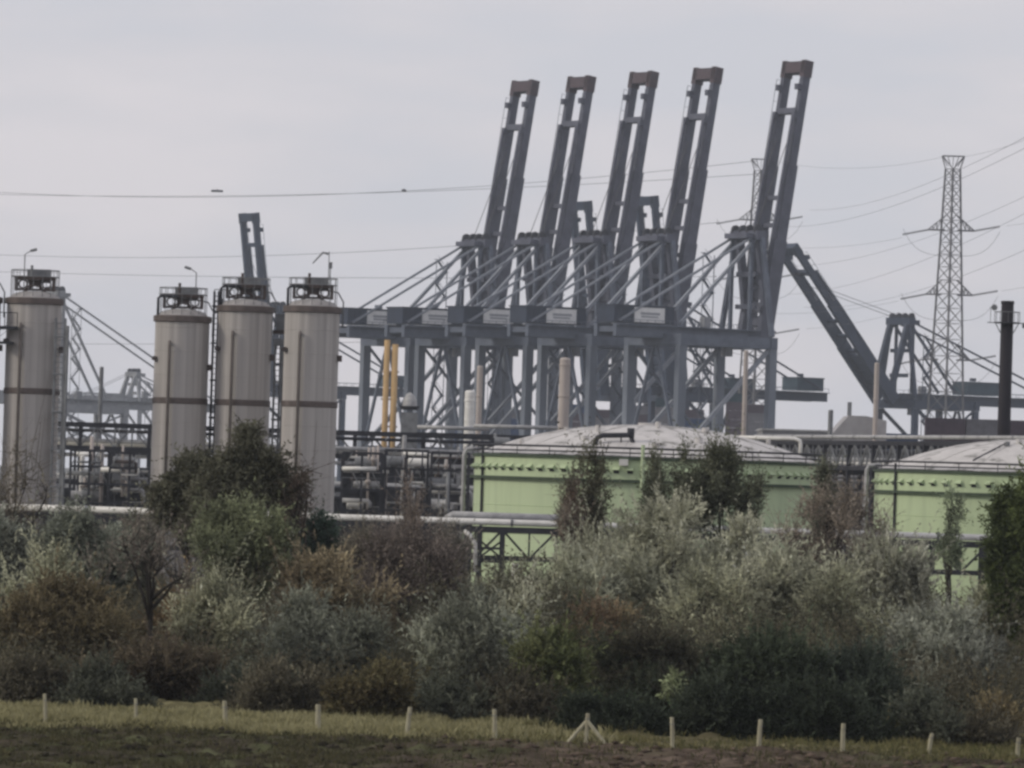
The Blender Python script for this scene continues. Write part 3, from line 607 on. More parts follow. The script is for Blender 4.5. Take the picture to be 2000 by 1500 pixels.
# ------------------------------------------------------------------ tanks
def tank(label, px, D, dia, zr, dome, vents, seed=1, stair=False, gooseneck=None, pipe_px=None, box_px=None, pole_px=None):
    Rr = dia / 2; base = G(px, D); t = empty('storage_tank', label, 'storage tank', base, 0, 'light green domed storage tanks')
    MB().lathe([(Rr, 0), (Rr, zr)], 128).build('shell', GREEN, t, True)
    N = 36                                              # dome made of lapped sheets
    for k in range(N):
        a0, a1 = 2 * math.pi * k / N, 2 * math.pi * (k + 1) / N; m = MB(); pr = []
        for j in range(9):
            u = j / 8; rr = (Rr - .15) * (1 - u) + .6 * u; pr.append((rr, zr + .05 + dome * (1 - (rr / Rr) ** 2.2) + (.02 if k % 2 else 0)))
        m.lathe(pr, 2, a0=a0, a1=a1); m.build('roof_sheet', ROOFW, t, True)
    cp = MB().lathe([(.65, zr + dome - .05), (.65, zr + dome + .18), (.01, zr + dome + .2)], 20).build('roof_cap', ROOFW, t)
    MB().lathe([(Rr, zr - .12), (Rr + .14, zr - .1), (Rr + .14, zr + .06), (Rr - .2, zr + .08)], 128).build('rim', GREEND, t)
    zb = zr - 1.42
    for z in (1.8, 3.6, 5.4, 7.2): MB().lathe([(Rr, z - .03), (Rr + .03, z), (Rr, z + .03)], 96).build('plate_seam', GREEN, t)
    MB().lathe([(Rr, zb - .1), (Rr + .28, zb - .1), (Rr + .28, zb + .08), (Rr, zb + .08)], 128).build('wind_girder', GREEND, t)
    r_ = MB(); nn = 26
    for k in range(nn):
        a = 2 * math.pi * k / nn; r_.bar(((Rr + .1) * math.cos(a), (Rr + .1) * math.sin(a), zr), ((Rr + .1) * math.cos(a), (Rr + .1) * math.sin(a), zr + .62), .05)
    for z in (zr + .32, zr + .62): r_.path([((Rr + .1) * math.cos(2 * math.pi * k / 96), (Rr + .1) * math.sin(2 * math.pi * k / 96), z) for k in range(97)], .05 if z < zr + .5 else .07, 5, cap=False)
    r_.build('handrail', DARKST, t)
    for k in range(vents):                              # hooded vents round the top band
        a = math.pi + math.pi * (k + .5) / vents; d = Vector((math.cos(a), math.sin(a), 0)); p = d * (Rr - .02) + Vector((0, 0, zr - .72))
        sd_ = Vector((-d.y, d.x, 0)); v = MB(); z1 = Vector((0, 0, .2)); o_ = d * .34
        v.add([p - sd_ * .2 + z1, p + sd_ * .2 + z1, p + sd_ * .22 + o_ - z1 * .2, p - sd_ * .22 + o_ - z1 * .2, p - sd_ * .2 - z1 * .9, p + sd_ * .2 - z1 * .9], [(0, 1, 2, 3), (0, 3, 4), (1, 5, 2)])
        vo = v.build('vent', GREEN, t); MB().bar(p - z1 * .5 + d * .03, p - z1 * .5 + d * .06, .34, .3).build('recess_shade', DARKST, vo)  # dark plate paints in the shadowed recess under each hood
    if pipe_px:
        x = (G(pipe_px, D - Rr * .8).x - base.x); y = -math.sqrt(max(.1, (Rr + .12) ** 2 - x * x)); MB().path([(x, y, 0), (x, y, zr + .5)], .085, 8).build('down_pipe', DARKST, t)
        x2 = -Rr - .2; MB().path([(x2 + .5, -1, zr + .35), (x2 - .3, -1, zr + .3), (x2 - .45, -1, zr), (x2 - .45, -1, 0)], .14, 8).build('side_pipe', PIPEG, t, True)
    if box_px:
        p, z = XZ(box_px, 903, D - Rr); x = p.x - base.x; MB().box((x, -math.sqrt(Rr * Rr - x * x) - .2, z), (.55, .35, .4)).build('junction_box', PIPEW, t)
    if pole_px:
        p, z = XZ(pole_px, 903, D - Rr); x = p.x - base.x; MB().path([(x, -math.sqrt(Rr * Rr - x * x) - .35, zr - 2.2), (x, -math.sqrt(Rr * Rr - x * x) - .35, zr + .85)], .12, 8).build('vent_pole', GREEN, t)
    if gooseneck:
        (p0, q0), (p1, q1) = gooseneck; a = W(p0, q0, D - Rr * .75) - base; b = W(p1, q1, D - Rr * .75) - base; y = -Rr * .75
        MB().path([(a.x, y, zr + .1), (a.x, y, a.z - .45), (a.x + .12, y, a.z - .15), (a.x + .45, y, a.z), (b.x - .15, y, b.z), (b.x, y, b.z + .02)], .17, 10).build('gooseneck_pipe', DARKST, t, True)
        e = MB().path([(b.x, y, b.z - .1), (b.x, y, b.z + .45)], .24, 10); e.path([(b.x, y, b.z), (b.x + .25, y, b.z - .75), (b.x + .7, y + .2, zr + .25)], .15, 8); e.bar((b.x - .6, y, zr + .3), (b.x - .6, y, b.z), .09); e.build('valve_head', DARKST, t, True)
    if stair:
        e = MB(); p0 = W(1900, 925, D - Rr * .7) - base; p1 = W(1962, 884, D - Rr * .45) - base
        p0.z = zr + .15; e.bar(p0, p1, .7, .15); e.bar(p0 + Vector((0, 0, .7)), p1 + Vector((0, 0, .6)), .07)
        for k in range(7): q = p0.lerp(p1, k / 6); e.bar(q, q + Vector((0, 0, .7)), .06)
        e.build('roof_stair', DARKST, t); MB().box((p1.x + .9, p1.y, p1.z - .1), (1.6, .8, .5)).build('roof_platform', GREYST, t)
        MB().path([(p1.x + .2, p1.y, p1.z), (p1.x + .2, p1.y, p1.z + .75)], .15, 8).build('roof_vent', GREYST, t)
    rr = np.random.default_rng(seed)
    for k in range(9):
        a = rr.uniform(math.pi, 2 * math.pi); q = Rr * rr.uniform(.3, .85); z = zr + dome * (1 - (q / Rr) ** 2.2)
        MB().path([(q * math.cos(a), q * math.sin(a), z - .02), (q * math.cos(a), q * math.sin(a), z + rr.uniform(.2, .5))], rr.uniform(.12, .25), 10).build('roof_nozzle', ROOFW, t)
    return t
tank('big green tank in the centre with a domed grey roof and black gooseneck pipe', 1263, 376, 22.2, 10.35, 2.15, 40, gooseneck=((1163, 850), (1232, 850)), pipe_px=941, box_px=1218, pole_px=1255)
tank('green tank at the right edge, partly hidden by the dark tree', 2040, 400, 23.2, 10.2, 2.4, 34, seed=4, stair=True, pipe_px=1756)

# ------------------------------------------------------------------ pipe racks
def rack(name, label, a, b, zs, bay, col_w=.3, depth=3.0, mt=None, lattice=True, nlat=4, diag=None, chord=.35):
    """steel pipe rack between ground points a and b with beams at heights zs (top first)"""
    a, b = Vector(a), Vector(b); d = b - a; Ln = d.length; t = empty(name, label, 'pipe rack', a, math.atan2(d.y, d.x)); mt = mt or DARKST; n = max(1, round(Ln / bay))
    for y in (0, depth):
        for z in zs: MB().bar((0, y, z), (Ln, y, z), .22, chord).build('chord', mt, t)
        for k in range(n + 1): MB().bar((Ln * k / n, y, 0), (Ln * k / n, y, zs[0]), col_w).build('column', mt, t)
    for k in range(n + 1):
        for z in zs: MB().bar((Ln * k / n, 0, z - .3), (Ln * k / n, depth, z - .3), .2, .25).build('crossbeam', mt, t)
    if lattice and len(zs) > 1:
        for y in (0, depth):
            for k in range(n):
                for j in range(nlat):
                    x0 = Ln * k / n + bay * j / nlat * (Ln / n / bay); x1 = x0 + Ln / n / nlat; u, l = zs[0] - .15, zs[1] + .15
                    MB().bar((x0, y, l if j % 2 == 0 else u), (x1, y, u if j % 2 == 0 else l), .13).build('diagonal', diag or mt, t)
                    if j: MB().bar((x0, y, l), (x0, y, u), .1).build('upright', diag or mt, t)
    return t
def pipe(label, a, b, r, mt, flange=0, group='pipes on the racks', ends=None):
    a, b = Vector(a), Vector(b); pts = [Vector((0, 0, 0)), b - a]
    if ends: pts = [Vector(e) for e in ends[0]] + pts + [b - a + Vector(e) for e in ends[1]]
    t = empty('pipe', label, 'pipe', a, 0, group); MB().path(pts, r, 10).build('tube', mt, t, True)
    if flange:
        d = (b - a); n = int(d.length / flange)
        for k in range(1, n):
            c = d * (k / n); u = d.normalized(); MB().path([c - u * .07, c + u * .07], r * 1.18, 12).build('flange', GREYST, t)
    return t
# back rack seen between the silos
A0, B0 = G(20, 520), G(960, 522)
rack('pipe_rack', 'dark two-storey pipe rack running behind the silos', A0, B0, [12.4, 10.3, 7.3], 6.4, diag=GREYST, nlat=4, chord=.42, depth=3.2)
def P3(px, py, D):
    p = W(px, py, D); return (p.x, p.y, p.z)
xa, xb = A0.x, B0.x
for l, z, y, r, mt in (('light pipe lying on the top beam of the back rack', 11.0, 520.8, .20, PIPEG), ('thick white pipe on the lower beam behind the silos', 10.75, 521.6, .26, PIPEW),
                       ('dark pipe in the back rack below the top beam', 11.9, 521.2, .16, DARKST), ('thin grey pipe on the lowest beam of the back rack', 7.7, 520.9, .13, PIPEG),
                       ('white pipe on the lowest beam of the back rack', 7.85, 521.9, .2, PIPEW), ('grey pipe hanging under the middle beam of the back rack', 9.7, 521.3, .18, PIPEG)):
    pipe(l, (xa, y, z), (xb, y, z), r, mt, 4.5)
# small process plant under the back rack
def shed(name, label, px0, px1, py, D, dep, mt, roofmt=None, cat='building', grp=None, wins=0):
    p0, z = XZ(px0, py, D); p1, _ = XZ(px1, py, D); w = p1.x - p0.x; t = empty(name, label, cat, ((p0.x + p1.x) / 2, D + dep / 2, 0), 0, grp)
    MB().box((0, 0, z / 2), (w, dep, z)).build('wall', mt, t); MB().box((0, 0, z + .14), (w + .4, dep + .4, .26)).build('roof', roofmt or mt, t)
    rb = MB(); n = max(3, int(w / 1.1))
    for k in range(n + 1): rb.box((-w / 2 + w * k / n, -dep / 2 - .05, z / 2), (.12, .1, z - .05))
    tag(rb.build('cladding_rib', mt, t), kind='stuff')
    for k in range(wins):
        x = -w / 2 + w * (k + .5) / wins; wo = MB().box((x, -dep / 2 - .08, z * .62), (min(1.2, w / wins * .6), .1, 1.0)).build('window', GREYST, t); MB().box((x, -dep / 2 - .15, z * .62), (min(1.0, w / wins * .5), .04, .8)).build('pane', DARKST, wo)
    return t
shed('plant_building', 'low dark plant building between the left silo and the group of three', 205, 292, 921, 508, 6, DARKST, PIPEG, wins=3)
shed('plant_building', 'dark shed beside the foot of the rightmost silo', 672, 752, 922, 508, 6, DARKST, PIPEW, wins=2)
shed('plant_building', 'dark plant building left of the big green tank', 815, 925, 925, 530, 8, DARKST, GREYST, wins=4)
shed('plant_building', 'tall dark process hall behind the racks right of the silos', 672, 925, 884, 548, 9, DARKST, DARKST)
shed('plant_building', 'long dark workshop low behind the back pipe rack', 120, 940, 958, 545, 10, DARKST, DARKST)
shed('plant_building', 'grey shed in the gap between the two green tanks', 1618, 1702, 944, 520, 8, SHEDG, SHEDG, wins=3)
def vessel(label, px, py0, py1, D, r, mt, dome=True, cat='process column', name='process_column'):
    b, _ = XZ(px, (py0 + py1) / 2, D); z1 = Z(px, py0, D); z0 = max(0, Z(px, py1, D)); t = empty(name, label, cat, b, 0, 'slim process columns and poles')
    MB().lathe([(r, 0), (r, z1 - r * .4)], 20).build('shell', mt, t, True)
    MB().lathe([(r, z1 - r * .4), (r * .8, z1 - r * .1), (.01, z1)], 20).build('cap', mt, t, True)
    for z in np.arange(max(2.0, z0), z1 - .5, 3.2): MB().lathe([(r, z - .08), (r * 1.14, z - .06), (r * 1.14, z + .06), (r, z + .08)], 20).build('ring', mt, t)
    return t
vessel('pale standpipe under the white hood in the left gap', 160, 890, 960, 512, .22, PIPEW)
vessel('short pale riser beside the low building in the left gap', 183, 915, 960, 512, .2, PIPEG)
vessel('pale slim column left of the low dark building', 178, 902, 960, 515, .15, PIPEG)
pipe('white pipe hood level under the back rack in the left gap', P3(146, 887, 514), P3(194, 888, 514), .22, PIPEW)
pipe('long white roof pipe in the left gap', P3(197, 917, 505), P3(291, 918, 505), .22, PIPEW)
pipe('white pipe lying low beside the rightmost silo', P3(668, 915, 505), P3(735, 916, 505), .2, PIPEW)
for i, (px, lab) in enumerate(((715, 'brown riser third from the right silo under the back rack'), (752, 'pale riser midway between the right silo and the green tank'), (788, 'tall pale riser in front of the back rack'), (868, 'grey riser near the dark building left of the green tank'))):
    vessel(lab, px, 905 if i != 2 else 850, 985, 511 if i != 2 else 516, .2, (RUSTY, BEIGE, PIPEG, GREYST)[i])
def skid(label, px0, px1, y0, y1, D, seed, nh=7, nv=7, dep=5):
    r = random.Random(seed); a, b = G(px0, D), G(px1, D); w = b.x - a.x; t = empty('process_skid', label, 'process plant', a, 0, 'crowded process units behind the thicket')
    z1, z0 = Z((px0 + px1) / 2, y0, D), max(.3, Z((px0 + px1) / 2, y1, D))
    lv = [z0 + (z1 - z0) * f for f in (.02, .38, .7, 1)]
    for y in (0, dep):
        for k in range(3): MB().bar((w * k / 2, y, 0), (w * k / 2, y, z1), .2).build('column', DARKST, t)
        for z in lv: MB().bar((0, y, z), (w, y, z), .16, .22).build('beam', DARKST, t)
    for i in range(nh):
        z = r.uniform(z0, z1 - .2); y = r.uniform(-.3, dep); x0 = r.uniform(-.4, w * .4); x1 = r.uniform(w * .55, w + .4); rr = r.choice((.07, .1, .14, .2)); dz = r.choice((-1, 1)) * r.uniform(.5, 1.4)
        MB().path([(x0, y, z), (x1 - .15, y, z), (x1, y, z + .15 * (1 if dz > 0 else -1)), (x1, y, z + dz)], rr, 8).build('process_pipe', r.choice((PIPEG, PIPEG, PIPEW, GREYST, RUSTY)), t, True)
    for i in range(nv):
        x = r.uniform(0, w); y = r.uniform(-.4, dep); za_, zb2 = sorted((r.uniform(z0 * .5, z1), r.uniform(z0, z1 + .5))); m = MB().path([(x, y, za_), (x, y, zb2 + .8)], r.choice((.07, .1, .16)), 8)
        m.path([(x, y, (za_ + zb2) / 2), (x, y, (za_ + zb2) / 2 + .35)], .24, 10); m.build('riser', r.choice((PIPEG, BEIGE, GREYST, RUSTY, DARKST)), t, True)
    for i in range(3):
        x = r.uniform(.5, w - .5); z = r.choice(lv[:3]); q = r.uniform(.3, .55); l = r.uniform(1, 2.2); v = MB().path([(x - l / 2 - .15, dep / 2, z + q + .1), (x - l / 2, dep / 2, z + q + .1), (x + l / 2, dep / 2, z + q + .1), (x + l / 2 + .15, dep / 2, z + q + .1)], q, 14)
        v.box((x - l / 3, dep / 2, z + .15), (.2, q * 1.4, .3)); v.box((x + l / 3, dep / 2, z + .15), (.2, q * 1.4, .3)); v.build('drum', r.choice((PIPEG, GREYST, PIPEW)), t, True)
    for i in range(4):
        x0 = w * i / 4; MB().bar((x0, -.05, lv[2]), (x0 + w / 4, -.05, lv[1] if i % 2 else lv[3]), .09).build('brace', GREYST, t)
    h = MB(); h.bar((0, -.1, lv[1] + 1), (w, -.1, lv[1] + 1), .05)
    for k in range(int(w / .9)): h.bar((k * .9, -.1, lv[1]), (k * .9, -.1, lv[1] + 1), .04)
    h.build('handrail', GREYST, t)
for i, (l, p0_, p1_, y0, y1, D) in enumerate((('pipe-filled steel frame just right of the lone left silo', 138, 212, 880, 985, 506), ('pipe-filled steel frame over the low building in the left gap', 215, 292, 885, 985, 503),
      ('crowded pipework right beside the rightmost silo', 668, 745, 885, 1000, 505), ('crowded pipework halfway from the rightmost silo to the green tank', 752, 835, 880, 1000, 507),
      ('crowded pipework next to the left wall of the big green tank', 842, 915, 885, 1000, 505), ('pipework seen in the gap between the two green tanks', 1612, 1700, 925, 1030, 470), ('pipework behind the upper left rim of the big tank', 935, 1010, 868, 900, 540))):
    skid(l, p0_, p1_, y0, y1, D, 300 + i)
# right rack, coming nearer behind the right tank
A1, B1 = G(1475, 489), G(2080, 417)
rack('pipe_rack', 'dark pipe rack passing between and behind the two green tanks', A1, B1, [12.5, 10.5], 6.2, diag=GREYST, nlat=4, chord=.34, depth=3.0)
u_ = (B1 - A1).normalized(); nrm = Vector((-u_.y, u_.x, 0))
for l, z, o, r, mt in (('long pale pipe along the top of the right rack', 12.95, -.1, .17, PIPEG), ('grey pipe inside the right rack', 11.1, 1.2, .25, PIPEG), ('dark pipe inside the right rack', 11.8, 2.0, .22, DARKST), ('thin white pipe on the lower beam of the right rack', 10.85, .4, .13, PIPEW)):
    a, b = A1 + nrm * o, B1 + nrm * o; pipe(l, (a.x, a.y, z), (b.x, b.y, z), r, mt, 5)
p0 = P3(1390, 853, 470); p1 = P3(1552, 857, 468)
pipe('white pipe behind the tank roof that turns down at its right end', p0, p1, .17, PIPEW, ends=([], [(.45, 0, -.15), (.5, 0, -.6), (.5, 0, -3.2)]))
pipe('pale pipe level behind the left part of the tank roof', P3(815, 834, 560), P3(955, 838, 560), .2, PIPEG)
pipe('second pale pipe level just left of the tank dome', P3(925, 832, 555), P3(1090, 836, 555), .2, PIPEG)
t = empty('pipe_support', 'dark steel frame carrying the pale pipes left of the tank dome', 'pipe support', G(880, 562))
for x in (-2.8, 0, 3.0, 6.5): MB().bar((x, 0, 0), (x, 0, 12.9), .25).build('column', GREYST, t)
MB().bar((-3.4, 0, 12.75), (9.5, 0, 12.75), .3, .4).build('beam', DARKST, t)
# front pipe bridge
A2, B2 = G(-40, 330), G(2040, 330)
t = empty('pipe_bridge', 'long dark truss bridge carrying white pipes in front of the tanks', 'pipe bridge', A2); Ln = (B2 - A2).length
zt_, zl_ = 5.95, 4.35; cols = [940, 985, 1500, 1545, 250, 295, 1925, 1970]
for y in (0, 1.6):
    MB().bar((0, y, zt_), (Ln, y, zt_), .2, .34).build('top_chord', DARKST, t); MB().bar((0, y, zl_), (Ln, y, zl_), .18, .26).build('bottom_chord', DARKST, t)
bay = 1.52; nb = int(Ln / bay); x9 = G(985, 330).x - A2.x; off = x9 % bay
for k in range(-1, nb):
    x0 = off + k * bay
    if x0 < .1 or x0 + bay > Ln: continue
    for y in (0, 1.6):
        MB().bar((x0, y, zl_), (x0, y, zt_), .16 if k % 2 else .1).build('upright', DARKST, t)
        up_ = (zl_, zt_) if k % 2 == 0 else (zt_, zl_)
        if y == 0: MB().bar((x0, y, up_[0]), (x0 + bay, y, up_[1]), .13).build('diagonal', DARKST, t)
for px in cols:
    x = G(px, 330).x - A2.x
    for y in (0, 1.6): MB().bar((x, y, 0), (x, y, zt_), .3, .3).build('column', DARKST, t)
for a, b in ((940, 985), (1500, 1545), (250, 295), (1925, 1970)):
    xa_, xb_ = G(a, 330).x - A2.x, G(b, 330).x - A2.x
    for z in (zl_ + .55, zl_ - .2): MB().bar((xa_, 0, z), (xb_, 0, z), .14).build('brace', DARKST, t)
    MB().bar((xa_, -.02, zl_), (xb_, -.02, zt_ - .6), .11).build('brace', DARKST, t); MB().bar((xb_, .02, zl_), (xa_, .02, zt_ - .6), .11).build('brace', DARKST, t)
    MB().bar((xa_, 0, zl_ - .2), (xa_ + .35, 0, 2.2), .12).build('brace', DARKST, t); MB().bar((xb_, 0, zl_ - .2), (xb_ - .35, 0, 2.2), .12).build('brace', DARKST, t)
wp = P3(-40, 988, 330); wp2 = P3(2040, 1054, 330)
pipe('long white pipe lying along the front pipe bridge', wp, wp2, .19, PIPEW, 6)
pipe('second thick white pipe ending left of the green tank', P3(884, 1006, 330.9), P3(1180, 1016, 330.9), .24, PIPEG, 0, ends=([(-.35, 0, -.25)], []))
pipe('curved white pipe bending down beside the bridge columns', P3(918, 1045, 329.5), P3(928, 1062, 329.5), .13, PIPEW, ends=([(-.35, 0, .22)], [(.03, 0, -1.6)]))
pipe('upright white pipe behind the bridge columns', P3(1006, 1100, 334), P3(1004, 1190, 334), .2, PIPEW)
# ------------------------------------------------------------------ slim stacks, poles, chimney
t = empty('twin_stack', 'pair of ochre yellow upright stacks left of the crane legs', 'stack', G(756, 640))
for dx, py, r in ((-.42, 664, .33), (.46, 672, .36)):
    MB().path([(dx, 0, 0), (dx, 0, Z(762, py, 640))], r, 14).build('stack_tube', YELLOW, t, True)
for z in (14, 17, 20): MB().box((0, .1, z), (1.9, .3, .2)).build('clamp', BEIGE, t)
vessel('thick pinkish-grey column in front of the second big crane', 1102, 698, 835, 600, .55, BEIGE)
vessel('slim beige column just left of the tank dome', 936, 714, 835, 600, .3, BEIGE)
vessel('slim pale mast in front of the rightmost big crane', 1455, 684, 850, 600, .24, BEIGE)
vessel('pale mast at the end of the lowered teal boom', 1711, 708, 850, 520, .22, BEIGE)
vessel('grey pointed pole in the gap right of the lone silo', 197, 716, 825, 560, .2, GREYST)
vessel('white tank with a round top left of the tank dome', 917, 762, 835, 700, .6, PIPEW, cat='vessel', name='white_vessel')
vessel('grey tapered column behind the containers at the right', 1622, 800, 850, 700, .3, GREYST)
t = empty('hopper_tower', 'grey hopper tower with a white top between crane legs', 'hopper', G(796, 640))
z0 = Z(801, 838, 640); MB().box((0, 0, (z0 + 1.8) / 2), (1.8, 1.8, z0 + 1.8)).build('tower', GREYST, t); MB().lathe([(.9, z0 + 2.1), (1.1, z0 + 2.5)], 16).build('collar', DARKST, t); MB().lathe([(.8, z0 + 2.5), (.75, z0 + 3.1), (.4, z0 + 3.8), (.05, z0 + 4.0)], 16).build('cone', PIPEG, t, True)
t = empty('chimney', 'tall black chimney with a ring platform at the right edge', 'chimney', G(1957, 560))
zc = Z(1974, 588, 560); MB().path([(0, 0, 0), (0, 0, zc * .5), (0, 0, zc)], .66, 24, .6).build('stack', CHIM, t, True)
MB().lathe([(.58, zc), (.64, zc - .02), (.64, zc - .3), (.6, zc - .32)], 24).build('rim', CHIM, t)
pz = Z(1972, 632, 560); MB().lathe([(.62, pz), (1.25, pz), (1.25, pz + .12), (.62, pz + .12)], 24).build('platform', DARKST, t)
for sx in (-1, 1): MB().bar((sx * .62, 0, pz - .9), (sx * 1.1, 0, pz), .08).build('bracket', DARKST, t)
r_ = MB()
for k in range(12):
    a = k * math.pi / 6; r_.bar((1.22 * math.cos(a), 1.22 * math.sin(a), pz + .1), (1.22 * math.cos(a), 1.22 * math.sin(a), pz + 1.1), .04)
r_.path([(1.22 * math.cos(k * math.pi / 12), 1.22 * math.sin(k * math.pi / 12), pz + 1.1) for k in range(25)], .03, 4, cap=False); r_.build('handrail', GREYST, t)
a_ = MB().bar((-1.9, 0, pz + .05), (1.7, 0, pz + .05), .09); a_.bar((-1.6, 0, pz), (-1.6, 0, pz + 1.6), .05); a_.path([(-1.25, 0, pz + 1.5), (-1.25, .1, pz + 1.5)], .3, 12); a_.box((1.6, 0, pz - .15), (.25, .25, .5)); a_.build('aerial_arm', GREYST, t)
# ------------------------------------------------------------------ port background: sheds and containers
shed('warehouse', 'long low pale warehouse behind the right rack', 1490, 1640, 840, 900, 20, SHEDG, PIPEG)
t = empty('grey_hall', 'light grey hall with sloping ends left of the containers', 'building', G(1672, 860))
zz = Z(1672, 812, 860); pts = [(-3.6, 0), (4.2, 0), (4.2, zz - .6), (1.2, zz), (-1.4, zz), (-3.6, zz - 2.6)]
m = MB(); m.add([(x, y, z) for y in (0, 14) for x, z in pts], [tuple(range(6)), tuple(range(11, 5, -1))] + [(i, i + 6, (i + 1) % 6 + 6, (i + 1) % 6) for i in range(6)]); m.build('wall', mat('hall_grey', (.36, .35, .36), scale=.3), t)
MB().box((-1.2, 2, zz + 1.0), (.6, .6, 2.0)).build('vent_stack', GREYST, t)
def container(label, x, D, z, mt, ln=6.06, rz=0, grp='stacked shipping containers'):
    t = empty('container', label, 'container', (x, D, z), rz, grp); b = MB().box((0, 0, 1.3), (ln, 2.44, 2.56)); n = int(ln / .55)
    for k in range(n): b.box((-ln / 2 + .3 + k * (ln - .6) / (n - 1), -1.24, 1.3), (.18, .1, 2.2))
    b.build('body', mt, t)
    fr = MB()
    for sx in (-1, 1): fr.box((sx * (ln / 2 - .06), -1.26, 1.3), (.16, .12, 2.6))
    fr.box((0, -1.26, 2.52), (ln, .1, .14)); fr.box((0, -1.26, .08), (ln, .1, .16)); fr.build('frame', mt, t)
    MB().box((ln / 2 + .04, 0, 1.3), (.08, 2.3, 2.4)).build('door', mt, t)
    return t
DC = 900; mpp = DC / F
ztop = Z(1820, 816, DC); zb_ = ztop - 2 * 2.6
xs0 = G(1722, DC).x
seq = [(CONB, 1), (CONB, 0), (CONP, 2), (CONP, 2), (CONP, 1), (CONG, 1), (CONG, 0)]
names = ['blue container at the left end of the far stacks', 'grey container top of the left end stack', 'purple-brown container right of the blue one']
cn = {0: 'first', 1: 'second', 2: 'third', 3: 'fourth', 4: 'fifth', 5: 'sixth'}
cname = {CONB: 'dark blue', CONP: 'purple-brown', CONG: 'grey', CONT: 'teal'}
for i in range(5):
    tiers = (1, 2, 2, 2, 1)[i]
    for j in range(tiers):
        mm = ((CONB,), (CONP, CONP), (CONP, CONG), (CONP, CONP), (CONG,))[i][j]
        container('%s container in the %s stack right of the grey hall%s' % (cname[mm], cn[i], ', on top' if j == 1 else (', at the pipe' if tiers == 2 else '')), xs0 + 3.1 + i * 6.3 - (.9 if i == 0 else 0), DC, zb_ + j * 2.6, mm, ln=6.06)
lo = MB()
for i in range(6):
    for j in range(int(zb_ / 2.6) + 1): lo.box((xs0 + 3.1 + i * 6.3, DC, zb_ - 1.3 - j * 2.6), (6.0, 2.4, 2.5))
tag(lo.build('container_stack', CONP), 'dark lower tiers of containers below the pipe at the right', 'container stack', kind='stuff')
DC2 = 1750
for i, (px, mm, py) in enumerate(((1245, CONG, 792), (1300, CONT, 778), (1355, CONP, 800), (1438, CONT, 768), (1480, CONP, 790), (1010, CONG, 800), (1130, CONB, 790), (1180, CONP, 800), (890, CONG, 818), (960, CONT, 800))):
    b, z = XZ(px, py, DC2); L_ = ['behind the fourth big crane leg', 'between the legs of the fourth big crane', 'left of the rightmost crane legs', 'between the legs of the rightmost crane', 'right beside the rightmost crane leg',
         'left of the pinkish-grey column', 'right of the pinkish-grey column', 'between the third crane legs', 'behind the white round-topped tank', 'behind the slim beige column'][i]
    t = container('%s container on a tall stack %s' % (cname[mm], L_), b.x, DC2, z - 2.6, mm)
    st_ = MB()
    for j in range(int((z - 2.6) / 2.6) + 1): st_.box((0, 0, -1.3 - j * 2.6), (6.0, 2.4, 2.54))
    o = st_.build('container_stack', (CONP, CONG, CONB)[i % 3], loc=(b.x, DC2, z - 2.6)); tag(o, 'lower containers of the stack %s' % L_, 'container stack', kind='stuff')

# ------------------------------------------------------------------ trees and bushes
DG1, DG2 = (.066, .066, .048), (.092, .092, .066)      # dull dark green
SG1, SG2 = (.195, .20, .15), (.30, .30, .235)      # silver green
SB1, SB2 = (.13, .138, .11), (.22, .228, .18)        # bluish silver
OL1, OL2 = (.085, .070, .044), (.115, .10, .06)       # orange olive
BR1, BR2 = (.105, .09, .078), (.145, .13, .108)       # grey brown
RB1, RB2 = (.125, .095, .072), (.17, .13, .10)       # red brown
DK1, DK2 = (.028, .036, .024), (.045, .055, .035)      # deep green
LG1, LG2 = (.06, .072, .034), (.095, .105, .05)         # light green
T = tree
TG_ = 'trees and bushes of the thicket'
# back row
T('tree', 'dull dark green tree with a domed crown in front of the second and third silos', 'tree', 482, 262, 828, 112, 1070, DG1, DG2, 3200, 15, .15, .055, 1.0, lobes=14, lobe=.36, up=.15, droop=.12, seed=1, limbs=10)
T('tree', 'dark green shoulder of foliage left of the domed tree', 'tree', 372, 264, 885, 72, 1080, DG1, DG2, 1700, 14, .15, .055, .9, lobes=10, lobe=.38, up=.15, droop=.12, seed=51, limbs=6)
T('tree', 'olive green lower crown below the dark domed tree', 'tree', 480, 246, 975, 125, 1170, (.085, .095, .055), (.125, .135, .085), 1500, 13, .17, .06, 1.0, lobes=12, lobe=.38, seed=2, up=.5)
T('bare_tree', 'bare tree with a dark forked trunk between the lone silo and the dark tree', 'tree', 300, 227, 1000, 120, 1180, BR1, BR2, 150, 5, .13, .04, 1.3, lobes=10, lobe=.35, style='bare', trunk_r=.13, limb_r=.085, seed=3, limbs=7, up=1.2)
T('bare_tree', 'thin bare branches rising before the lone left silo', 'tree', 30, 262, 838, 95, 1120, (.10, .085, .07), (.13, .12, .09), 240, 4, .12, .04, 1.6, lobes=9, lobe=.4, style='bare', trunk_r=.09, limb_r=.07, seed=4, limbs=9)
T('tree', 'grey-green bushy tree low in front of the lone left silo', 'tree', 175, 256, 985, 135, 1230, (.11, .12, .095), (.15, .16, .13), 1700, 13, .16, .055, .9, lobes=13, lobe=.36, seed=5)
T('tree', 'pale grey-green tree at the left edge', 'tree', 5, 250, 1000, 90, 1300, (.11, .12, .10), (.16, .165, .135), 1500, 13, .16, .055, .9, lobes=11, lobe=.38, seed=6)
T('bare_tree', 'greyish brown half bare tree left of the bridge columns', 'tree', 790, 258, 1025, 120, 1230, BR1, (.15, .13, .115), 1500, 9, .13, .045, 1.1, lobes=12, lobe=.36, style='bare', seed=7, up=.9)
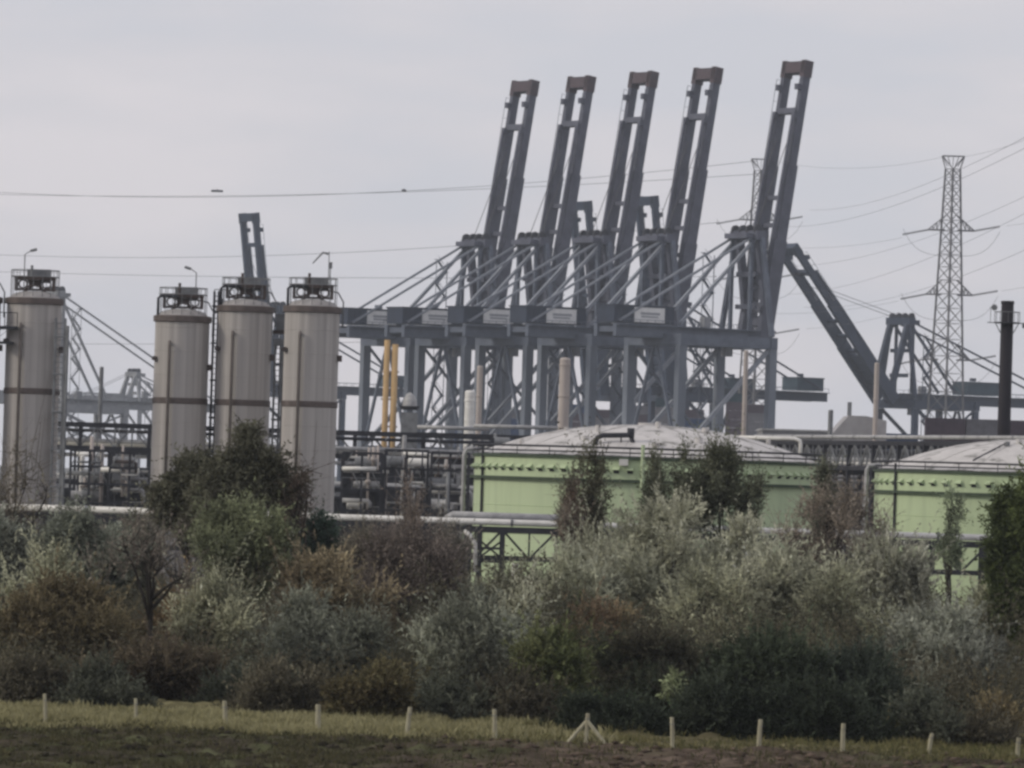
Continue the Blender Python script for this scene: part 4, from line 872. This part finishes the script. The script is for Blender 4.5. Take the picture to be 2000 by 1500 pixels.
T('bare_tree', 'grey-brown twiggy tree just below the second white pipe', 'tree', 878, 262, 1030, 62, 1200, (.12, .11, .095), (.16, .15, .125), 1100, 9, .13, .045, 1.1, lobes=9, lobe=.36, style='bare', seed=91, up=.9)
T('bare_tree', 'pale grey twiggy tree under the white pipe right of the very dark green tree', 'tree', 712, 260, 1035, 66, 1200, (.115, .105, .085), (.155, .145, .115), 1200, 9, .13, .045, 1.1, lobes=9, lobe=.36, style='bare', seed=92, up=.9)
T('tree', 'olive grey tree under the white pipe in the left gap', 'tree', 255, 258, 1010, 70, 1200, (.09, .09, .07), (.12, .12, .095), 1300, 11, .15, .05, 1.0, lobes=9, lobe=.36, seed=93)
T('bare_tree', 'brownish thin tree poking above the white pipe right of the silos', 'tree', 797, 262, 930, 34, 1120, (.15, .125, .11), (.17, .145, .12), 160, 8, .12, .04, 1.0, lobes=6, lobe=.45, style='bare', seed=8, up=1, limbs=4, limb_r=.05)
T('tree', 'very dark green tree between the domed tree and the brown one', 'tree', 640, 264, 1010, 75, 1210, (.028, .042, .034), (.042, .06, .045), 1300, 13, .15, .055, .9, lobes=8, lobe=.42, seed=9)
T('bare_tree', 'dark slanting bare branch beside the foot of the rightmost silo', 'tree', 585, 258, 900, 34, 1060, (.06, .05, .04), (.09, .07, .06), 90, 4, .12, .04, 1.3, lobes=5, lobe=.4, style='bare', seed=10, limbs=6, limb_r=.09)
# poplars in front of the big tank
T('poplar', 'slim dark tree with wispy crown in front of the left part of the green tank', 'tree', 1145, 300, 868, 62, 1130, (.060, .060, .040), (.085, .082, .058), 620, 13, .15, .05, 1.5, lobes=16, lobe=.22, seed=11, up=1.3, fill=.7, limbs=10, limb_r=.06)
T('poplar', 'reddish brown sparse shrub just left of the slim dark tree', 'tree', 1125, 290, 930, 30, 1110, RB1, BR2, 260, 9, .14, .045, .9, lobes=6, lobe=.4, style='bare', seed=12, limbs=4)
T('poplar', 'loose dark shoots just left of the dark clumped crown', 'tree', 1282, 301, 885, 34, 1100, (.062, .068, .045), (.085, .09, .062), 380, 13, .15, .05, 1.4, lobes=9, lobe=.3, seed=95, up=1.2, fill=.7, limbs=6, limb_r=.05)
T('poplar', 'dark clumped tree crown in front of the centre of the green tank', 'tree', 1325, 300, 868, 50, 1120, (.062, .068, .045), (.085, .09, .062), 620, 13, .15, .05, 1.4, lobes=14, lobe=.24, seed=13, up=1.2, fill=.7, limbs=8, limb_r=.06)
T('poplar', 'dark dense tree crown in front of the right half of the green tank', 'tree', 1415, 302, 862, 84, 1110, (.062, .068, .045), (.085, .09, .062), 1500, 13, .15, .05, 1.4, lobes=22, lobe=.24, seed=14, up=1.1, fill=.6, limbs=9, limb_r=.06)
T('poplar', 'narrow dark shoots at the right rim of the big green tank', 'tree', 1612, 300, 888, 26, 1060, (.075, .08, .06), (.11, .115, .085), 260, 11, .16, .055, .9, lobes=6, lobe=.4, seed=15, limbs=4)
T('bare_tree', 'red-brown bare bush in the gap between the tanks', 'bush', 1635, 285, 950, 118, 1150, (.145, .125, .10), (.20, .175, .145), 900, 7, .14, .04, 1.1, lobes=20, lobe=.24, style='bare', seed=16, up=.8)
T('poplar', 'thin climbing plant in front of the right green tank', 'tree', 1858, 300, 952, 32, 1120, (.10, .12, .08), (.13, .15, .10), 230, 11, .15, .05, .9, lobes=7, lobe=.34, seed=17, limbs=4)
T('tree', 'tall dark green tree closing the right edge', 'tree', 2003, 245, 892, 82, 1260, (.040, .050, .024), (.085, .105, .042), 2400, 13, .17, .06, .9, lobes=14, lobe=.36, seed=18, droop=.1)
# middle rows of silver willow
T('willow_bush', 'big silver-green willow in front of the green tank', 'bush', 1290, 268, 980, 175, 1230, SG1, SG2, 3600, 14, .17, .05, 1.0, lobes=17, lobe=.33, seed=20)
T('willow_bush', 'tall silver-green willow between the two dark crowns and the red-brown bush', 'bush', 1440, 270, 1012, 75, 1240, SG1, SG2, 2300, 14, .17, .05, 1.0, lobes=12, lobe=.34, seed=52)
T('willow_bush', 'silver-green willow left of the big one, below the bridge truss', 'bush', 1130, 256, 1075, 110, 1290, SG1, (.21, .215, .165), 2200, 14, .17, .05, 1.0, lobes=12, lobe=.36, seed=21)
T('willow_bush', 'broad silver willow right of centre, below the red-brown bush', 'bush', 1560, 252, 1078, 165, 1290, SG1, SG2, 3400, 14, .17, .05, 1.0, lobes=16, lobe=.33, seed=22)
T('willow_bush', 'silver willow in front of the right green tank', 'bush', 1742, 250, 1050, 100, 1270, SG1, (.25, .25, .21), 2300, 14, .17, .05, 1.0, lobes=12, lobe=.36, seed=23)
T('willow_bush', 'grey willow spreading low toward the right edge', 'bush', 1860, 234, 1180, 145, 1420, SB1, (.19, .195, .165), 2700, 14, .15, .048, .9, lobes=14, lobe=.35, seed=24)
T('willow_bush', 'bluish silver willow in the middle, right of the round olive bush', 'bush', 930, 228, 1165, 115, 1415, SB1, SB2, 2700, 14, .15, .048, .9, lobes=14, lobe=.35, seed=25)
T('willow_bush', 'pointed silver shoots below the bridge columns', 'bush', 1010, 240, 1150, 70, 1300, SG1, SG2, 1100, 13, .15, .048, .9, lobes=9, lobe=.38, seed=26)
T('willow_bush', 'dark bluish willow left of the round olive bush', 'bush', 625, 230, 1170, 150, 1400, (.082, .088, .068), (.15, .157, .125), 2900, 14, .15, .048, .9, lobes=15, lobe=.34, seed=27)
T('autumn_bush', 'brown-tinged olive bush between the dark tree and the brown tree', 'bush', 650, 244, 1085, 125, 1240, (.12, .10, .068), (.15, .13, .085), 1800, 12, .15, .05, .9, lobes=11, lobe=.38, seed=28)
T('autumn_bush', 'orange-olive autumn bush at the left edge', 'bush', 130, 232, 1135, 165, 1400, OL1, OL2, 3200, 13, .15, .055, .8, lobes=16, lobe=.33, seed=29)
T('autumn_bush', 'brown autumn bush right of the orange-olive one', 'bush', 390, 234, 1165, 135, 1400, (.085, .062, .042), (.13, .10, .05), 2500, 13, .15, .05, .8, lobes=13, lobe=.35, seed=30)
T('autumn_bush', 'low dark brown bush in the left foreground', 'bush', 300, 221, 1260, 160, 1412, (.045, .036, .028), (.07, .06, .04), 1900, 12, .14, .05, .8, lobes=12, lobe=.38, seed=31, trunk=False)
T('autumn_bush', 'reddish brown bush in front of the central willow', 'bush', 1205, 240, 1185, 130, 1350, (.12, .085, .06), (.15, .125, .075), 2000, 11, .15, .05, .9, lobes=12, lobe=.36, seed=32, style='bare')
T('round_bush', 'rounded olive-brown bush by the fifth fence post', 'bush', 738, 206, 1302, 96, 1436, (.068, .056, .032), (.08, .078, .042), 1900, 14, .12, .045, .6, lobes=13, lobe=.4, seed=33, trunk=False)
T('green_bush', 'yellow-green bush above the braced post', 'bush', 1098, 218, 1240, 84, 1440, LG1, (.095, .10, .05), 2300, 13, .14, .055, .8, lobes=10, lobe=.38, seed=34, trunk=False)
T('dark_bush', 'deep dark bush right of the braced post', 'bush', 1290, 222, 1230, 150, 1455, DK1, (.055, .05, .036), 2600, 13, .14, .05, .8, lobes=14, lobe=.38, seed=35)
T('dark_bush', 'deep green bush in the right foreground', 'bush', 1500, 221, 1235, 140, 1460, DK1, DK2, 2500, 13, .14, .05, .8, lobes=13, lobe=.38, seed=36)
T('dark_bush', 'dark bush under the grey willow at the right', 'bush', 1690, 222, 1270, 120, 1460, (.03, .04, .03), (.055, .065, .05), 2100, 13, .14, .05, .8, lobes=12, lobe=.38, seed=37)
T('green_bush', 'small dark green bush right behind the braced post', 'bush', 1240, 209, 1375, 36, 1455, (.035, .055, .032), (.05, .072, .04), 500, 12, .12, .05, .5, lobes=8, lobe=.42, seed=38, trunk=False)
T('green_bush', 'small squarish green bush by the post right of the braced one', 'bush', 1345, 207, 1388, 34, 1462, (.035, .055, .032), (.05, .072, .04), 450, 12, .12, .05, .5, lobes=8, lobe=.42, seed=39, trunk=False)
T('sapling', 'little sapling with pale leaves against the dark bush', 'sapling', 1325, 209, 1312, 26, 1385, (.11, .13, .07), (.16, .18, .11), 45, 8, .16, .06, .5, lobes=5, lobe=.4, seed=40, limbs=3, limb_r=.03, trunk_r=.035, bark=BARKP)
T('autumn_bush', 'tan shrub in the bottom right corner', 'bush', 1955, 214, 1375, 62, 1478, (.09, .076, .046), (.125, .105, .06), 800, 11, .14, .045, .7, lobes=9, lobe=.4, seed=41, trunk=False)
T('autumn_bush', 'brown weedy clump at the right by the last posts', 'bush', 1760, 210, 1425, 90, 1480, (.07, .065, .035), (.11, .10, .055), 700, 11, .12, .04, .6, lobes=10, lobe=.45, seed=42, trunk=False)
T('dark_bush', 'dark green undergrowth under the bluish willow', 'bush', 520, 218, 1310, 110, 1420, (.035, .04, .03), (.055, .06, .045), 1400, 12, .14, .05, .7, lobes=11, lobe=.4, seed=43, trunk=False)
for i, (px, top, lab) in enumerate(((60, 1290, 'at the left edge below the orange-olive bush'), (215, 1300, 'left of the second fence post'), (560, 1300, 'between the third and fourth fence posts'), (880, 1330, 'just right of the round olive bush'), (1010, 1320, 'left of the yellow-green bush'), (1420, 1330, 'between the two posts right of the braced one'), (1600, 1330, 'left of the tenth fence post'), (1850, 1350, 'near the yellowish post at the right'), (1180, 1365, 'right of the braced post'), (1275, 1385, 'under the little sapling'), (1515, 1370, 'behind the post before the dark undergrowth'), (1700, 1375, 'behind the post at the edge of the dark undergrowth'), (1925, 1400, 'before the tan shrub in the corner'))):
    T('low_bush', 'low dull scrub ' + lab, 'bush', px, 208.5 if px < 1150 else 201, top, 95, 1415 + px * .03, *(((.05, .046, .034), (.085, .078, .055)), ((.045, .05, .038), (.075, .08, .06)), ((.022, .028, .02), (.04, .048, .034)))[2 if 1150 < px < 1720 else i % 2], 1100, 12, .13, .045, .8, lobes=9, lobe=.36, seed=60 + i, trunk=False, group='low scrub along the fence')
for i, (px, D, top, hw, lab) in enumerate(((985, 262, 1120, 70, 'below the bridge truss'), (1390, 246, 1100, 120, 'in the middle of the silver thicket'), (1660, 244, 1120, 100, 'below the red-brown bush'), (80, 236, 1070, 95, 'at the left edge above the orange-olive bush'), (430, 232, 1120, 90, 'under the dark domed tree'), (1930, 246, 1150, 70, 'under the dark tree at the right edge'))):
    T('willow_bush', 'feathery grey-green willow ' + lab, 'bush', px, D, top, hw, 1330, (.15, .155, .11), (.235, .235, .17), 1600, 14, .15, .045, 1.2, lobes=11, lobe=.34, seed=80 + i, up=.8, group='feathery willows of the thicket')
# the mass behind and between, which nobody could count
def thicket():
    n = 30000; px = rng.uniform(-80, 2080, n); D = 226 + 90 * rng.random(n) ** 1.3; top = 1150 + 35 * np.sin(px / 90) + 20 * np.sin(px / 31 + 2); x = (px - 1000) * D / F; zt = np.clip(CZ - (top - 930 - (px - 1000) * .0314) * D / F, .8, 7) * np.clip((D - 216) / 26, .3, 1) * (.55 + .6 * value_noise(x + 60, D, 19, .35))
    z = zt * rng.random(n) ** 1.1; st = np.stack([x, D, z], 1); d = unit(rng.normal(size=(n, 3)) + np.array([0, 0, .6])); m_ = (value_noise(x, D, 9, .15) * .7 + .3 * rng.random(n))[:, None]
    c = np.array([.06, .065, .045]) * (1 - m_) + np.array([.15, .135, .095]) * m_
    co, q, cc = leaves(st, d, .9 + .5 * rng.random(n), 10, .2, .075, c); me = np_mesh('undergrowth', co, q); set_col(me, cc); me.materials.append(leafmat('leaf'))
    o = bpy.data.objects.new('undergrowth', me); COL.objects.link(o); tag(o, 'dark tangled undergrowth filling the thicket between the bushes', 'undergrowth', kind='stuff')
thicket()
# ------------------------------------------------------------------ fence posts
FP = [(90, 1355), (267, 1364), (442, 1369), (622, 1376), (797, 1381), (968, 1385), (1147, 1393), (1315, 1401), (1484, 1405), (1647, 1413), (1816, 1432), (1988, 1441)]
PL = ['leftmost wooden fence post, faint in the dry grass', 'second wooden fence post from the left in dry grass', 'third fence post from the left, in front of dark bushes', 'stout pale fence post left of the round olive bush',
      'fence post in front of the round olive bush', 'dim fence post left of the braced post', 'braced wooden post with two slanting struts', 'pale fence post just right of the braced post',
      'fence post before the dark green undergrowth', 'pale fence post at the right edge of the dark undergrowth', 'yellowish fence post second from the right edge', 'last fence post at the right edge of the picture']
for i, (px, py) in enumerate(FP):
    D = 194.5 - .3 * i
    b, zt1 = XZ(px, py, D); h0 = float(field_h(np.array([b.x]), np.array([D]))[0]); H = zt1 - h0
    t = empty('fence_post', PL[i], 'fence post', (b.x, D, h0), rnd.uniform(0, 3), 'wooden posts of the field fence'); ln = Vector((rnd.uniform(-.07, .07), rnd.uniform(-.05, .05), 0))
    m = MB(); r0 = rnd.uniform(.07, .09) if i != 3 else .1
    m.path([Vector((0, 0, -.3)), Vector((rnd.uniform(-.01, .01), 0, H * .3)), ln * .5 + Vector((0, 0, H * .7)), ln + Vector((0, 0, H - .04)), ln + Vector((0, 0, H))], r0, 9, r0 * .8); m.build('post', WOOD, t)
    w_ = MB().path([ln * .8 + Vector((-r0 - .01, 0, H * .8)), ln * .8 + Vector((0, -r0 - .01, H * .8)), ln * .8 + Vector((r0 + .01, 0, H * .8))], .012, 4); w_.build('wire_staple', GREYST, t)
    if i == 6:
        t.rotation_euler = (0, 0, 0)
        for s_ in (-1, 1): MB().path([(0, -.06 * s_, H * .74), (s_ * .62, -.15, -.05)], .065, 7).build('strut', WOOD, t)
# ------------------------------------------------------------------ grass
def grass(name, label, n, xr, yr, h, w, c1, c2, seed, dens=None):
    r = np.random.default_rng(seed); x = r.uniform(*xr, n); y = r.uniform(*yr, n)
    k = value_noise(x, y, seed, .8) * .6 + value_noise(x, y, seed + 1, 2.2) * .4; keep = r.random(n) < np.clip((k - .25) * 2.6, .05, 1)
    if dens is not None: keep &= r.random(n) < dens(x, y)
    x, y, k = x[keep], y[keep], k[keep]; n = len(x); z = field_h(x, y)
    P = np.stack([x, y, z], 1); hh = (h * (.5 + r.random(n)) * (.6 + .7 * k))[:, None]; ld = np.concatenate([r.normal(size=(n, 2)) * .35, np.ones((n, 1))], 1); ld = unit(ld)
    sd_ = unit(np.concatenate([r.normal(size=(n, 2)), np.zeros((n, 1))], 1)) * w
    mid = P + ld * hh * .55; tip = P + ld * hh + np.concatenate([r.normal(size=(n, 2)) * h * .25, np.zeros((n, 1))], 1)
    co = np.stack([P - sd_, P + sd_, mid + sd_ * .8, mid - sd_ * .8, tip], 1).reshape(-1, 3); b = np.arange(n) * 5
    q = np.concatenate([np.stack([b, b + 1, b + 2, b + 3], 1), np.stack([b + 3, b + 2, b + 4, b + 4], 1)])
    q3 = np.stack([b, b + 1, b + 2, b + 4], 1)   # keep quads only: base-left, base-right, mid, tip
    me = np_mesh(name, co, q3); m_ = np.clip(k[:, None] + .25 * r.normal(size=(n, 1)), 0, 1); c = np.array(c1) * (1 - m_) + np.array(c2) * m_
    set_col(me, np.repeat(np.clip(c, .01, .9), 5, 0)); me.materials.append(leafmat('leaf')); o = bpy.data.objects.new(name, me); COL.objects.link(o); tag(o, label, 'grass', kind='stuff')
grass('grass', 'pale dry grass strip along the fence at the left', 85000, (-20, 4), (191.5, 207), .27, .018, (.21, .20, .10), (.40, .375, .22), 21, lambda x, y: np.clip((2 - x) / 4, .15, 1) * np.where(y > 192.6 + .05 * x - 1 + 2.4 * value_noise(x, y, 50, .5), 1, .08))
grass('grass', 'sparse green and tan grass along the fence at the right', 40000, (-2, 22), (186, 206), .22, .017, (.085, .095, .04), (.22, .20, .10), 33, lambda x, y: np.where(y > 192.6 + .05 * x - 1 - 1.5 * np.clip(x - 9, 0, 4) + 2.4 * value_noise(x, y, 50, .5), 1, .12) * np.where((x > 3) & (x < 13), .35, .9))
grass('grass', 'short dark green weeds on the near clods', 60000, (-18, 20), (165, 195), .17, .016, (.04, .045, .024), (.12, .11, .06), 45, lambda x, y: np.where(x < -2, .9, .25))

# loose clods of earth on the near ground
def clods():
    n = 2600; x = rng.uniform(-19, 21, n); y = rng.uniform(168, 193, n); z = field_h(x, y); r = np.random.default_rng(77)
    ico = np.array([(0, 0, 1), (.9, 0, .3), (.28, .85, .3), (-.72, .53, .3), (-.72, -.53, .3), (.28, -.85, .3), (0, 0, -.6)]); fc = [(0, 1, 2, 2), (0, 2, 3, 3), (0, 3, 4, 4), (0, 4, 5, 5), (0, 5, 1, 1), (6, 2, 1, 1), (6, 3, 2, 2), (6, 4, 3, 3), (6, 5, 4, 4), (6, 1, 5, 5)]
    sz = (.05 + .16 * r.random(n) ** 2.5)[:, None, None]; co = ico[None] * sz * (.6 + .8 * r.random((n, 7, 1))) * np.array([1.3, 1.2, .7]); co = (co + np.stack([x, y, z], 1)[:, None]).reshape(-1, 3)
    q = (np.array([f[:3] for f in fc])[None] + (np.arange(n) * 7)[:, None, None]).reshape(-1, 3); me = np_mesh('clods', co, q)
    rt = np.clip((x + 4) / 5, 0, 1)[:, None]; c = (np.array([.05, .045, .034]) * (1 - rt) + np.array([.10, .076, .06]) * rt) * (.5 + .9 * r.random((n, 1))); set_col(me, np.repeat(c, 7, 0)); me.materials.append(leafmat('field_soil', .0))
    o = bpy.data.objects.new('clods', me); COL.objects.link(o); tag(o, 'loose clods of earth strewn over the near field', 'clods', kind='stuff')
clods()
# ------------------------------------------------------------------ haze
hz = MB().box((0, 2150, 69), (3000, 4700, 140))
hm = bpy.data.materials.new('haze'); hm.use_nodes = True; n = hm.node_tree; n.nodes.clear()
ho = n.nodes.new('ShaderNodeOutputMaterial'); pv = n.nodes.new('ShaderNodeVolumePrincipled'); pv.inputs['Color'].default_value = (.84, .91, 1, 1); pv.inputs['Density'].default_value = .00008
n.links.new(pv.outputs['Volume'], ho.inputs['Volume'])
h = hz.build('haze', hm); tag(h, 'thin pale haze in the air over the port', kind='stuff')
